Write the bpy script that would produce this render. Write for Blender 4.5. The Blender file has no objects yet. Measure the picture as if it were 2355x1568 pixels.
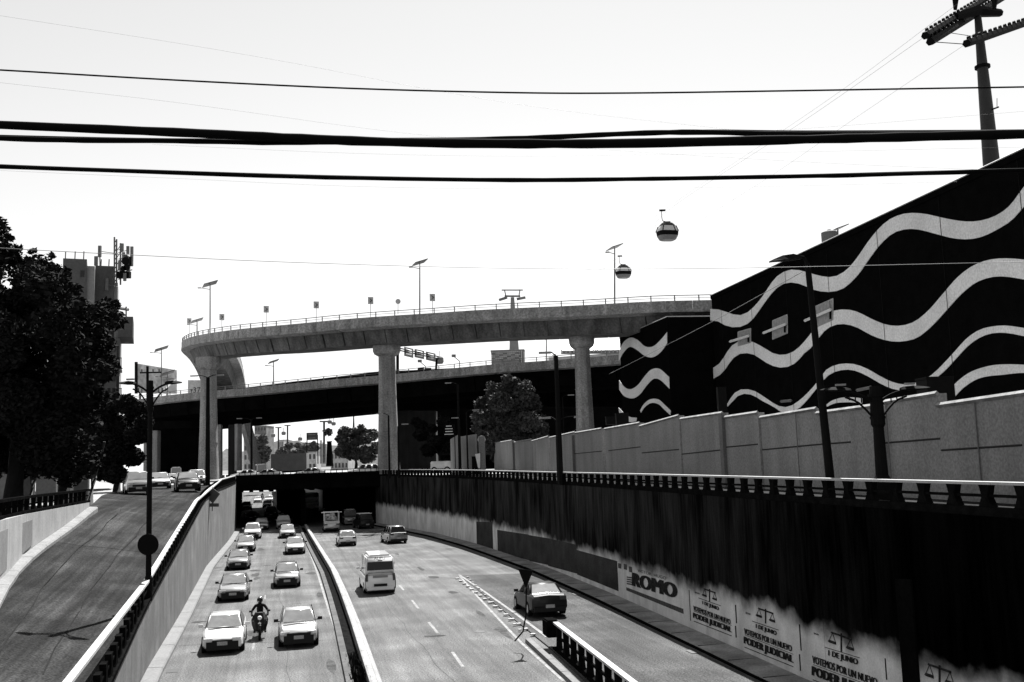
import bpy, bmesh, math, random
from mathutils import Vector, Matrix
random.seed(7)
SC = bpy.context.scene
COL = SC.collection

# ------------------------------------------------------------------ camera
LENS, ROLL, PITCH, CAMZ = 35.0, math.radians(1.9), math.radians(6.8), 7.8
cp, sp, cr, sr = math.cos(PITCH), math.sin(PITCH), math.cos(ROLL), math.sin(ROLL)
FWD = Vector((0, cp, sp)); UP0 = Vector((0, -sp, cp)); RT0 = Vector((1, 0, 0))
RT = RT0 * cr - UP0 * sr; UP = RT0 * sr + UP0 * cr
cam_d = bpy.data.cameras.new('camera'); cam = bpy.data.objects.new('camera', cam_d); COL.objects.link(cam)
cam_d.lens = LENS; cam_d.sensor_width = 36; cam_d.sensor_fit = 'HORIZONTAL'; cam_d.clip_start = 0.1; cam_d.clip_end = 12000
m = Matrix((RT, UP, -FWD)).transposed().to_4x4(); m.translation = Vector((0, 0, CAMZ)); cam.matrix_world = m
SC.camera = cam
SC.render.resolution_x = 1024; SC.render.resolution_y = 682

# ------------------------------------------------------------------ light
SUN_AZ = math.radians(10); SUN_EL = math.radians(56)        # azimuth clockwise from +Y (towards +X)
w = bpy.data.worlds.new("World"); SC.world = w; w.use_nodes = True
nt = w.node_tree; nt.nodes.clear()
sky = nt.nodes.new('ShaderNodeTexSky'); sky.sky_type = 'NISHITA'; sky.sun_disc = False
sky.sun_elevation = SUN_EL; sky.sun_rotation = SUN_AZ; sky.dust_density = 0.3; sky.air_density = 1.0; sky.ozone_density = 1.0; sky.altitude = 0
hs = nt.nodes.new('ShaderNodeHueSaturation'); hs.inputs['Saturation'].default_value = 0.0
bg = nt.nodes.new('ShaderNodeBackground'); bg.inputs['Strength'].default_value = 0.05
wo = nt.nodes.new('ShaderNodeOutputWorld')
nt.links.new(sky.outputs[0], hs.inputs['Color']); nt.links.new(hs.outputs[0], bg.inputs[0]); nt.links.new(bg.outputs[0], wo.inputs[0])
sd = bpy.data.lights.new('sun', 'SUN'); sd.energy = 5.0; sd.angle = math.radians(0.5); sd.color = (1, 0.995, 0.985)
so = bpy.data.objects.new('sun', sd); COL.objects.link(so)
sv = Vector((math.sin(SUN_AZ) * math.cos(SUN_EL), math.cos(SUN_AZ) * math.cos(SUN_EL), math.sin(SUN_EL)))
so.rotation_euler = sv.to_track_quat('Z', 'Y').to_euler(); so.location = sv * 100
SC.view_settings.view_transform = 'Standard'; SC.view_settings.look = 'None'; SC.view_settings.gamma = 1.0
SC.view_settings.use_curve_mapping = False
SC.view_settings.exposure = 1.5
SC.cycles.max_bounces = 5; SC.cycles.diffuse_bounces = 2; SC.cycles.glossy_bounces = 3; SC.cycles.transmission_bounces = 4
SC.cycles.transparent_max_bounces = 6

# ------------------------------------------------------------------ helpers
FPX = 2354 * LENS / 36.0
def ray(px, py):
    return FWD + RT * ((px - 1177) / FPX) + UP * ((784 - py) / FPX)
def onz(px, py, z):                       # picture point of the survey -> world point on a level plane
    d = ray(px, py); t = (z - CAMZ) / d.z
    return Vector((d.x * t, d.y * t, z))
def at(px, py, Y):                        # ... -> world point at distance Y
    d = ray(px, py); t = Y / d.y
    return Vector((d.x * t, Y, CAMZ + d.z * t))
def onplane(px, py, P, n):
    d = ray(px, py); c = Vector((0, 0, CAMZ)); t = (P - c).dot(n) / d.dot(n)
    return c + d * t

OFF = {}
def off(o):
    return OFF.get(o.name, Vector((0, 0, 0))) if o else Vector((0, 0, 0))
def tag(o, label=None, cat=None, group=None, kind=None):
    if label: o['label'] = label
    if cat: o['category'] = cat
    if group: o['group'] = group
    if kind: o['kind'] = kind
    return o
def thing(name, loc, label, cat, group=None):
    o = bpy.data.objects.new(name, None); COL.objects.link(o); o.empty_display_size = .3
    o.location = Vector(loc); OFF[o.name] = Vector(loc)
    return tag(o, label, cat, group)
def mesh(name, verts, faces, mat, parent=None, smooth=False, mats=None, mi=None, kind=None):
    O = off(parent)
    me = bpy.data.meshes.new(name)
    me.from_pydata([tuple(Vector(v) - O) for v in verts], [], faces)
    if mats:
        for q in mats: me.materials.append(q)
        if mi: me.polygons.foreach_set('material_index', mi)
    elif mat: me.materials.append(mat)
    if smooth:
        me.polygons.foreach_set('use_smooth', [True] * len(me.polygons))
    me.update()
    o = bpy.data.objects.new(name, me); COL.objects.link(o)
    if parent: o.parent = parent; OFF[o.name] = O
    if kind: o['kind'] = kind
    return o
def inst(name, me, parent, loc, rotz=0, scale=(1, 1, 1), rot=None):
    o = bpy.data.objects.new(name, me); COL.objects.link(o)
    if parent: o.parent = parent
    o.location = Vector(loc) - off(parent); o.rotation_euler = rot if rot else (0, 0, rotz); o.scale = scale
    OFF[o.name] = off(parent)
    return o
class MB:
    def __init__(s): s.v = []; s.f = []
    def add(s, v, f):
        b = len(s.v); s.v += [Vector(q) for q in v]; s.f += [tuple(i + b for i in q) for q in f]; return s
    def box(s, c, d, rz=0, ax=None):
        c = Vector(c); R = Matrix.Rotation(rz, 3, 'Z') if ax is None else ax
        vs = [c + R @ Vector((x * d[0] / 2, y * d[1] / 2, z * d[2] / 2)) for x in (-1, 1) for y in (-1, 1) for z in (-1, 1)]
        return s.add(vs, [(0, 1, 3, 2), (4, 6, 7, 5), (0, 4, 5, 1), (2, 3, 7, 6), (0, 2, 6, 4), (1, 5, 7, 3)])
    def tube(s, pts, r, n=8, cap=True):
        pts = [Vector(p) for p in pts]
        if not isinstance(r, (list, tuple)): r = [r] * len(pts)
        b = len(s.v); N = len(pts)
        for i, p in enumerate(pts):
            t = (pts[min(i + 1, N - 1)] - pts[max(i - 1, 0)]).normalized()
            a = t.cross(Vector((0, 0, 1)))
            if a.length < 1e-3: a = Vector((1, 0, 0))
            a.normalize(); c = t.cross(a)
            for k in range(n):
                th = 2 * math.pi * k / n
                s.v.append(p + (a * math.cos(th) + c * math.sin(th)) * r[i])
        for i in range(N - 1):
            for k in range(n):
                k2 = (k + 1) % n
                s.f.append((b + i * n + k, b + i * n + k2, b + (i + 1) * n + k2, b + (i + 1) * n + k))
        if cap:
            s.f.append(tuple(b + k for k in range(n))); s.f.append(tuple(b + (N - 1) * n + k for k in reversed(range(n))))
        return s
    def sweep(s, pts, prof, cap=True, closed=True):
        pts = [Vector(p) for p in pts]; N = len(pts); n = len(prof); b = len(s.v)
        for i, p in enumerate(pts):
            t = (pts[min(i + 1, N - 1)] - pts[max(i - 1, 0)]); t.z = 0; t.normalize()
            rt = Vector((t.y, -t.x, 0))
            for (u, v) in prof: s.v.append(p + rt * u + Vector((0, 0, v)))
        for i in range(N - 1):
            for k in range(n if closed else n - 1):
                k2 = (k + 1) % n
                s.f.append((b + i * n + k, b + (i + 1) * n + k, b + (i + 1) * n + k2, b + i * n + k2))
        if cap and closed:
            s.f.append(tuple(b + k for k in range(n))); s.f.append(tuple(b + (N - 1) * n + k for k in reversed(range(n))))
        return s
    def build(s, name, mat, parent=None, smooth=False, kind=None):
        return mesh(name, s.v, s.f, mat, parent, smooth, kind=kind)
def box(name, c, d, mat, parent=None, rz=0, bevel=0):
    o = MB().box(c, d, rz).build(name, mat, parent)
    if bevel:
        bm = bmesh.new(); bm.from_mesh(o.data)
        bmesh.ops.bevel(bm, geom=bm.edges[:], offset=bevel, segments=2, affect='EDGES'); bm.to_mesh(o.data); bm.free()
    return o
def tube(name, pts, r, mat, parent=None, n=8, smooth=True):
    return MB().tube(pts, r, n).build(name, mat, parent, smooth)
def sweep(name, pts, prof, mat, parent=None, **k):
    return MB().sweep(pts, prof, **k).build(name, mat, parent)
def strip(name, A, B, mat, parent=None, kind=None):
    v = []; f = []
    for a, b in zip(A, B): v += [a, b]
    for i in range(len(A) - 1): f.append((2 * i, 2 * i + 1, 2 * i + 3, 2 * i + 2))
    return mesh(name, v, f, mat, parent, kind=kind)
def poly_at(line, Y):                     # x (and z) of a polyline [(X,Y,..)] at depth Y
    L = sorted(line, key=lambda p: p[1])
    if Y <= L[0][1]: a, b = L[0], L[1]
    elif Y >= L[-1][1]: a, b = L[-2], L[-1]
    else:
        for a, b in zip(L, L[1:]):
            if a[1] <= Y <= b[1]: break
    t = (Y - a[1]) / (b[1] - a[1])
    return tuple(a[i] + (b[i] - a[i]) * t for i in range(len(a)))
def resample(pts, step):
    pts = [Vector(p) for p in pts]; out = [pts[0].copy()]; acc = 0
    for a, b in zip(pts, pts[1:]):
        L = (b - a).length; d = step - acc
        while d <= L: out.append(a.lerp(b, d / L)); d += step
        acc = L - (d - step)
    return out
def smoothpath(pts, n=4):                 # Catmull-Rom
    P = [Vector(p) for p in pts]; P = [P[0] * 2 - P[1]] + P + [P[-1] * 2 - P[-2]]; out = []
    for i in range(1, len(P) - 2):
        for k in range(n):
            t = k / n
            out.append(0.5 * ((2 * P[i]) + (P[i + 1] - P[i - 1]) * t + (2 * P[i - 1] - 5 * P[i] + 4 * P[i + 1] - P[i + 2]) * t * t + (-P[i - 1] + 3 * P[i] - 3 * P[i + 1] + P[i + 2]) * t ** 3))
    out.append(P[-2]); return out

# ------------------------------------------------------------------ materials (the photograph is monochrome)
MATS = {}
def mat(name, v, rough=.9, var=.25, scale=1.5, fine=.12, fscale=30, bump=0.0, metal=0, coat=0, streak=0, sscale=3.0, spec=None, stain=0, world=False, lane=0):
    if name in MATS: return MATS[name]
    m = bpy.data.materials.new(name); m.use_nodes = True; n = m.node_tree.nodes; l = m.node_tree.links
    b = n['Principled BSDF']; b.inputs['Roughness'].default_value = rough; b.inputs['Metallic'].default_value = metal
    if coat: b.inputs['Coat Weight'].default_value = coat; b.inputs['Coat Roughness'].default_value = .04
    if spec is not None: b.inputs['Specular IOR Level'].default_value = spec
    b.inputs['Base Color'].default_value = (v, v, v, 1)
    if var or fine or streak or stain:
        if world: src = n.new('ShaderNodeNewGeometry').outputs['Position']
        else: src = n.new('ShaderNodeTexCoord').outputs['Object']
        val = n.new('ShaderNodeValue'); val.outputs[0].default_value = 1.0; cur = val.outputs[0]
        def term(vec, sc, amp, det=4, vscale=None, lo=.3, hi=.7):
            nonlocal cur
            if vscale:
                mp = n.new('ShaderNodeMapping'); mp.inputs['Scale'].default_value = vscale; l.new(vec, mp.inputs[0]); vec = mp.outputs[0]
            t = n.new('ShaderNodeTexNoise'); t.inputs['Scale'].default_value = sc; t.inputs['Detail'].default_value = det
            l.new(vec, t.inputs['Vector'])
            r = n.new('ShaderNodeMapRange'); r.inputs[1].default_value = lo; r.inputs[2].default_value = hi
            r.inputs[3].default_value = 1 - amp; r.inputs[4].default_value = 1 + amp; l.new(t.outputs[0], r.inputs[0])
            mu = n.new('ShaderNodeMath'); mu.operation = 'MULTIPLY'; l.new(cur, mu.inputs[0]); l.new(r.outputs[0], mu.inputs[1]); cur = mu.outputs[0]
            return t
        if var: term(src, scale, var)
        tf = None
        if fine: tf = term(src, fscale, fine, 2)
        if streak: term(src, sscale, streak, 5, (1, 1, .06))
        if lane:
            mp0 = n.new('ShaderNodeMapping'); mp0.inputs['Rotation'].default_value = (0, 0, -math.radians(13.3)); l.new(src, mp0.inputs[0])
            term(mp0.outputs[0], 1.0, lane, 3, (1.15, .022, 1), .35, .65); term(mp0.outputs[0], 1.0, lane * .7, 4, (4.5, .12, 1), .35, .65)
        if stain:
            term(src, .35, stain, 6, None, .45, .75)
        mu = n.new('ShaderNodeMath'); mu.operation = 'MULTIPLY'; mu.inputs[1].default_value = v; l.new(cur, mu.inputs[0])
        l.new(mu.outputs[0], b.inputs['Base Color'])
        if bump and tf:
            bp = n.new('ShaderNodeBump'); bp.inputs['Strength'].default_value = bump; bp.inputs['Distance'].default_value = .02
            l.new(tf.outputs[0], bp.inputs['Height']); l.new(bp.outputs[0], b.inputs['Normal'])
    MATS[name] = m
    return m

ASPH = mat('asphalt_sunbleached', .104, .92, .16, .3, .6, 16, .25, world=True, stain=.2, lane=.16, spec=.08)
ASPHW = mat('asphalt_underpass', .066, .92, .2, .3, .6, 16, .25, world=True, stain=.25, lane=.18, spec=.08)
ASPH2 = mat('asphalt_dark', .024, .92, .3, .3, .6, 14, .5, world=True, stain=.4, lane=.45, spec=.05)
PAINT = mat('road_paint', .14, .8, .5, 3, .4, 22, world=True)
CONC = mat('concrete_pale', .42, .9, .15, 1.2, .16, 10, .3, world=True)
CONCM = mat('concrete_grey', .2, .9, .22, 1.0, .2, 8, .3, streak=.35, sscale=2.2, world=True)
CONCD = mat('concrete_dark', .012, .92, .35, .6, .25, 6, .3, streak=.5, sscale=1.5, world=True)  # very dark grey with random tone and vertical streaks
CONCB = mat('concrete_shade_black', .0035, .95, .4, .6, .2, 6, world=True, spec=0)  # near-black base colour with the shade under the decks put into it
CAPM = mat('whitewashed_cap', .33, .8, .1, 2, .1, 12, world=True)
POST = mat('baluster_black', .006, .95, .4, 3, .2, 20, world=True, spec=0)  # near-black with random tone variation
DECKC = mat('viaduct_concrete', .065, .9, .3, .5, .3, 4, .2, streak=.5, sscale=1.1, world=True)  # underside shade of the girder put into a darker base colour
PARA = mat('viaduct_parapet', .22, .9, .2, .5, .35, 4, .2, streak=.3, sscale=1.3, world=True)
PILL = mat('pier_concrete', .21, .9, .2, .5, .3, 5, .2, streak=.35, sscale=1.2, world=True)
BLACK = mat('black_paint', .006, .9, 0, 1, 0, 1, spec=.05)
DARKM = mat('dark_steel', .006, .8, .2, 4, 0, 1, spec=.06)
STEEL = mat('galvanised_steel', .22, .55, .2, 3, 0, 1, metal=.3)
WHITEP = mat('white_paint', .75, .6, .08, 2, .06, 20)
SIGNG = mat('sign_back', .4, .6, .2, 3, 0, 1)
GREYW = mat('render_grey_wall', .21, .92, .12, .35, .25, 11, .3, streak=.14, sscale=1, world=True)
STRIPE = mat('mural_stripe_paint', .6, .9, .12, .3, .16, 7, world=True)
MURALB = mat('mural_black_paint', .0035, 1, .2, 1, .3, 10, world=True, spec=0)
LEAF = mat('foliage_dark', .011, .9, .4, .4, .2, 4, spec=.06)
LEAF2 = mat('foliage_mid', .055, .8, .5, .5, .35, 4, spec=.2)
LEAF3 = mat('foliage_far', .11, .9, .35, .2, .3, 1.5, spec=.2)
BARK = mat('bark', .01, .95, .3, 4, .2, 20)
GLASS = mat('window_glass', .008, .12, 0, 1, 0, 1, spec=.25)
SCREEN = mat('windscreen_glass', .2, .12, 0, 1, .15, 3, spec=1.0, coat=1.0)  # grey base colour stands in for sky glare on the glass
TYRE = mat('tyre_rubber', .008, .9, 0, 1, 0, 1, spec=.1)
RIM = mat('wheel_rim', .3, .35, 0, 1, 0, 1, metal=.8)
LAMPW = mat('headlight_lens', .75, .15, 0, 1, 0, 1, spec=.8)
LAMPR = mat('taillight_lens', .03, .2, 0, 1, 0, 1, spec=.6)
PLATE = mat('plate_paint', .32, .6, .4, 30, 0, 1)
TRIM = mat('black_trim', .009, .6, 0, 1, 0, 1, spec=.2)
SOLAR = mat('solar_panel', .025, .35, .15, 3, 0, 1)
FAR1 = mat('far_render', .4, .95, .25, .2, .2, 1, world=True)
FAR2 = mat('far_render_dark', .16, .95, .3, .2, .2, 1, world=True)
def paint(v, metal=.35):
    if v < .1: return mat('car_paint_black', .008, .4, 0, 1, 0, 1, coat=.12, spec=.2)
    return mat('car_paint_%02d' % int(v * 100), v, .3, 0, 1, 0, 1, metal=(metal if v > .1 else 0) if v < .6 else .0, coat=1.0 if v > .1 else .4)
# ------------------------------------------------------------------ survey lines of the underpass
LWALL = [(-7.4, 10, 0), (-10.6, 25, 0), (-14.3, 38.6, 0), (-18.1, 54, 0), (-25.0, 81, 0), (-31.0, 108, 0), (-35.8, 128, 0), (-53, 194, 0), (-91, 335, 0)]
RWALL = [(14.9, 8, 0), (13.3, 15, 0), (11.4, 25, 0), (9.4, 34.6, 0), (8.35, 40.3, 0), (7.2, 46.1, 0), (5.2, 56.6, 0), (2.0, 71.5, 0), (-1.8, 86, 0), (-4.0, 94, 0), (-8.3, 107.5, 0), (-12.1, 117, 0), (-18.7, 133, 0), (-38, 194, 0), (-73, 335, 0)]
LWZ = [(0, 10, 1.2), (0, 25, 1.62), (0, 29.3, 1.85), (0, 36, 2.34), (0, 41, 2.75), (0, 45.5, 3.15), (0, 56, 4.0), (0, 75.6, 5.36), (0, 92.6, 6.0), (0, 130, 6.15), (0, 335, 6.15)]     # top of left wall
def RZ(Y): return 6.04 + max(0, (Y - 70)) * .004
def LZ(Y): return poly_at(LWZ, Y)[2]
def frange(a, b, s):
    out = []; y = a
    while y < b - 1e-6: out.append(y); y += s
    out.append(b); return out
YP0, YP1 = 131.0, 190.0              # covered part

# lower carriageways: one sheet of asphalt in the cutting
ys = frange(8, 335, 6)
road = strip('road', [Vector((poly_at(LWALL, y)[0] - .3, y, 0)) for y in ys], [Vector((poly_at(RWALL, y)[0] + .3, y, 0)) for y in ys], ASPH, kind='structure')
road['label'] = 'underpass carriageways of worn asphalt in the concrete cutting'

# street level
def lline(y, dx=0): return Vector((poly_at(LWALL, y)[0] + dx, y, LZ(y)))
LSTREET_L = [(-13.0, 10, 1.8), (-16.2, 28, 2.4), (-21.9, 43, 3.45), (-23.4, 48, 4.05), (-25.5, 57, 4.85), (-27.0, 63, 5.55), (-33, 80, 6.1), (-42, 110, 6.1), (-49, 131, 6.05), (-49.3, 132, 6.05)]
ys = frange(10, 131, 3)
ls = strip('side_road', [Vector(poly_at(LSTREET_L, y)) for y in ys], [Vector((poly_at(LWALL, y)[0] - .35, y, LZ(y) - .22)) for y in ys], ASPH2, kind='structure')
ys2 = frange(8, 131, 5)
strip('right_side_road', [Vector((poly_at(RWALL, y)[0] + .3, y, RZ(y) - .16)) for y in ys2], [Vector((poly_at(RWALL, y)[0] + 9, y, RZ(y) - .12)) for y in ys2], ASPH2, kind='structure')
strip('ground', [Vector((poly_at(RWALL, y)[0] + 8.9, y, RZ(y) - .16)) for y in ys2], [Vector((900, y, 5.9)) for y in ys2], CONCM, kind='structure')
ysl = frange(10, 131, 5)
strip('ground', [Vector((-900, y, 5.8)) for y in ysl], [Vector((poly_at(LSTREET_L, y)[0] - (3.0 if y < 66 else .0), y, 5.75 if y < 66 else poly_at(LSTREET_L, y)[2] - .02)) for y in ysl], CONCM, kind='structure')
# far ground beyond the portal, with the cutting open again behind the cover
gz = 6.15
mesh('ground', [(-4000, 131, gz), (poly_at(LWALL, 131)[0], 131, gz), (poly_at(LWALL, 190)[0], 190, gz), (poly_at(LWALL, 335)[0], 335, gz), (-4000, 335, gz)], [(0, 1, 2, 3, 4)], CONCM, kind='structure')
mesh('ground', [(poly_at(RWALL, 131)[0], 131, gz), (4000, 131, gz), (4000, 335, gz), (poly_at(RWALL, 335)[0], 335, gz), (poly_at(RWALL, 190)[0], 190, gz)], [(0, 1, 2, 3, 4)], CONCM, kind='structure')
mesh('ground', [(-4000, 335, gz), (4000, 335, gz), (6000, 9000, gz), (-6000, 9000, gz)], [(0, 1, 2, 3)], mat('far_ground', .12, .95, .3, .02, .2, .3, world=True), kind='structure')
mesh('ground', [(-900, 8, -.6), (900, 8, -.6), (900, 340, -.6), (-900, 340, -.6)], [(0, 1, 2, 3)], CONCD, kind='structure')

# ---- covered section: road bridge over the cutting
br = thing('road_bridge', (-27, 131, 4.8), 'dark concrete road bridge crossing over the underpass', 'bridge')
pL, pR = Vector(poly_at(LWALL, 131)), Vector(poly_at(RWALL, 131)); qL, qR = Vector(poly_at(LWALL, 190)), Vector(poly_at(RWALL, 190))
def quadbox(name, a, b, c, d, z0, z1, m, parent):
    v = [(p.x, p.y, z) for z in (z0, z1) for p in (a, b, c, d)]
    return mesh(name, v, [(0, 1, 2, 3), (4, 7, 6, 5), (0, 4, 5, 1), (1, 5, 6, 2), (2, 6, 7, 3), (3, 7, 4, 0)], m, parent)
pL2, pR2 = pL + Vector((-2, 0, 0)), pR + Vector((3, 0, 0)); qL2, qR2 = qL + Vector((-2, 0, 0)), qR + Vector((3, 0, 0))
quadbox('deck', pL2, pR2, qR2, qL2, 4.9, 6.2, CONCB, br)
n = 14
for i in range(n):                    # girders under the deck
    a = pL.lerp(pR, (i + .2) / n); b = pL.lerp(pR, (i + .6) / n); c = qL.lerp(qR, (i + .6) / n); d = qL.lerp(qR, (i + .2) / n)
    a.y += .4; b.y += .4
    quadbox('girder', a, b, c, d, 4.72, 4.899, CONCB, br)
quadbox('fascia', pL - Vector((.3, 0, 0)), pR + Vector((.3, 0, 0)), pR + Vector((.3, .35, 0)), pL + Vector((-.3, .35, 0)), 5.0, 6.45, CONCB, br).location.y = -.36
mm = pL.lerp(pR, .62)
sweep('parapet', [pL.lerp(pR, t) + Vector((0, .12, 6.2)) for t in (0, .5, .9, .96, 1)], [(-.12, 0), (-.12, .75), (.12, .75), (.12, 0)], CONCB, br)
for k, t in enumerate(frange(.02, .98, .04)):
    p = pL.lerp(pR, t); box('rail_post', (p.x, p.y + .12, 7.15), (.08, .08, .4), DARKM, br)
tube('rail', [pL.lerp(pR, 0) + Vector((0, .12, 7.3)), pR + Vector((0, .12, 7.3))], .045, DARKM, br, 6)
# ---- retaining walls
def wall_mat(name, zline):
    m = bpy.data.materials.new(name); m.use_nodes = True; n = m.node_tree.nodes; l = m.node_tree.links
    b = n['Principled BSDF']; b.inputs['Roughness'].default_value = .95; b.inputs['Specular IOR Level'].default_value = 0
    g = n.new('ShaderNodeNewGeometry'); sx = n.new('ShaderNodeSeparateXYZ'); l.new(g.outputs['Position'], sx.inputs[0])
    def noise(sc, det, vs):
        mp = n.new('ShaderNodeMapping'); mp.inputs['Scale'].default_value = vs; l.new(g.outputs['Position'], mp.inputs[0])
        t = n.new('ShaderNodeTexNoise'); t.inputs['Scale'].default_value = sc; t.inputs['Detail'].default_value = det; l.new(mp.outputs[0], t.inputs[0]); return t.outputs[0]
    def ma(op, a, b_=None):
        q = n.new('ShaderNodeMath'); q.operation = op
        for i, x in enumerate((a, b_)):
            if x is None: continue
            if isinstance(x, (int, float)): q.inputs[i].default_value = x
            else: l.new(x, q.inputs[i])
        return q.outputs[0]
    drip = noise(1.6, 10, (1, .6, .7)); big = noise(.5, 3, (1, 1, .6))
    # paint line height = 2.05 + .006*(Y-36)
    zl = ma('ADD', ma('MULTIPLY', ma('SUBTRACT', sx.outputs[1], 36.), .006), zline)
    e = ma('ADD', ma('SUBTRACT', sx.outputs[2], zl), ma('ADD', ma('MULTIPLY', ma('SUBTRACT', drip, .5), .9), ma('MULTIPLY', ma('SUBTRACT', big, .5), .9)))
    mr = n.new('ShaderNodeMapRange'); mr.interpolation_type = 'SMOOTHSTEP'; mr.inputs[1].default_value = -.45; mr.inputs[2].default_value = .4; l.new(e, mr.inputs[0])
    # paler streaks over soot; shade put into the dark colour, deepest towards the viewer
    st = ma('ADD', ma('MULTIPLY', noise(.8, 9, (1, 1, .3)), .6), ma('MULTIPLY', noise(6.5, 5, (1, 1, .07)), .4)); fine = noise(18, 2, (1, 1, 1))
    mr2 = n.new('ShaderNodeMapRange'); mr2.inputs[1].default_value = .3; mr2.inputs[2].default_value = .75; mr2.inputs[1].default_value = .4; mr2.inputs[2].default_value = .66; mr2.inputs[3].default_value = .005; mr2.inputs[4].default_value = .045; l.new(st, mr2.inputs[0])
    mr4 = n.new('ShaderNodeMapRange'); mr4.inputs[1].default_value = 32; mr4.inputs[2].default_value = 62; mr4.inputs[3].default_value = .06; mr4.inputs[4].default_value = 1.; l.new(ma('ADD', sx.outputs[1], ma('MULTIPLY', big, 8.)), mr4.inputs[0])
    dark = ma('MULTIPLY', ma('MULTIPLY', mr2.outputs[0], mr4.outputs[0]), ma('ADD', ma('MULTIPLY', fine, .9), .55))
    mr3 = n.new('ShaderNodeMapRange'); mr3.inputs[1].default_value = .25; mr3.inputs[2].default_value = .75; mr3.inputs[3].default_value = .4; mr3.inputs[4].default_value = .72; l.new(noise(1.1, 6, (1, 1, .5)), mr3.inputs[0])
    light = ma('MULTIPLY', mr3.outputs[0], ma('ADD', ma('MULTIPLY', fine, .5), .75))
    mx = n.new('ShaderNodeMix'); mx.data_type = 'FLOAT'; l.new(mr.outputs[0], mx.inputs[0]); l.new(light, mx.inputs[2]); l.new(dark, mx.inputs[3])
    l.new(mx.outputs[0], b.inputs['Base Color']); return m
RW = wall_mat('retaining_wall_soot_shade', 2.05)
rw = thing('retaining_wall', (poly_at(RWALL, 60)[0], 60, 0), 'tall dark streaked retaining wall with white painted band and election adverts, right of the underpass', 'wall')
yy = frange(8, 133, 5)
for a, b in zip(yy, yy[1:]):          # cast panels with open joints
    A = Vector(poly_at(RWALL, a + .012)); B = Vector(poly_at(RWALL, b - .012)); A.z = B.z = 0
    mid = [Vector((q[0], q[1], 0)) for q in sorted(RWALL, key=lambda q: q[1]) if a + .3 < q[1] < b - .3]
    MB().sweep([A] + mid + [B], [(0, -.5), (0, RZ(a) - .0), (.5, RZ(a)), (.5, -.5)]).build('wall_panel', RW, rw)
A = [Vector((poly_at(RWALL, y)[0] + .06, y, -.4)) for y in yy]
MB().sweep(A, [(.04, 0), (.04, 6.2), (.3, 6.2), (.3, 0)]).build('backing', CONCB, rw)
for i, (a, b) in enumerate(zip(frange(190, 335, 10), frange(200, 345, 10))):
    A = Vector(poly_at(RWALL, a)); B = Vector(poly_at(RWALL, min(b, 335)))
    if (B - A).length > .5: MB().sweep([A, B], [(0, -.5), (0, 6.3), (.5, 6.3), (.5, -.5)]).build('wall_panel', CONCM, rw)
A = [Vector((poly_at(RWALL, y)[0], y, 0)) for y in (131.4, 160, 190)]
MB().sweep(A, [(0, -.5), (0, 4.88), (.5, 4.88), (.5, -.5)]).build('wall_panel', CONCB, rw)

def wall_hit(px, py):
    c = Vector((0, 0, CAMZ)); d = ray(px, py)
    for a, b in zip(RWALL, RWALL[1:]):
        P = Vector((a[0], a[1], 0)); t = Vector((b[0] - a[0], b[1] - a[1], 0)); nn = Vector((t.y, -t.x, 0)).normalized()
        q = onplane(px, py, P, nn)
        if min(a[1], b[1]) - 1e-6 <= q.y <= max(a[1], b[1]) and q.y > 0: return q
    return q
def wall_patch(name, corners, m, parent, gap=.012):
    vs = []
    for (px, py) in corners:
        q = wall_hit(px, py); vs.append(q)
    nrm = Vector((-.98, -.18, 0))
    k = len(vs); V = [v + nrm * gap for v in vs] + [v + nrm * .002 for v in vs]
    F = [tuple(range(k))] + [(i, (i + 1) % k, (i + 1) % k + k, i + k) for i in range(k)]
    return mesh(name, V, F, m, parent)
MUR = mat('faded_mural_paint', .035, .95, .4, .8, .3, 12, world=True, spec=.1)
def vrect(name, x0, x1, yt0, yb0, yt1, yb1, m, parent, gap=.012):
    a = wall_hit(x0, yt0); b = wall_hit(x1, yt1); c = wall_hit(x1, yb1); d = wall_hit(x0, yb0)
    ya, yb_ = a.y, b.y; n = max(1, int(abs(ya - yb_) / 3)); nrm = Vector((-.975, -.2, 0)); V = []; F = []
    for i in range(n + 1):
        t = i / n; y = ya + (yb_ - ya) * t; x = poly_at(RWALL, y)[0]; zt = a.z + (b.z - a.z) * t; zb = d.z + (c.z - d.z) * t
        for g in (gap, .0):
            V += [Vector((x, y, zt)) + nrm * g, Vector((x, y, zb)) + nrm * g]
    for i in range(n):
        k = i * 4
        F += [(k, k + 1, k + 5, k + 4), (k, k + 4, k + 6, k + 2), (k + 1, k + 3, k + 7, k + 5)]
    F += [(0, 2, 3, 1), (n * 4, n * 4 + 1, n * 4 + 3, n * 4 + 2)]
    return mesh(name, V, F, m, parent)
vrect('mural_panel', 1095, 1132, 1199, 1250, 1200, 1262, MUR, rw)
vrect('mural_panel', 1143, 1215.5, 1218, 1268, 1229, 1288, MUR, rw)
vrect('mural_panel', 1215.5, 1258, 1230, 1289, 1237, 1298, MUR, rw)
vrect('mural_panel', 1258, 1325, 1237, 1300, 1252, 1318, MUR, rw)
vrect('mural_panel', 1325, 1419, 1264, 1320, 1290, 1358, MUR, rw)
vrect('pilaster', 2061, 2097, 1330, 1585, 1332, 1600, CONCB, rw, .06)

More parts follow.
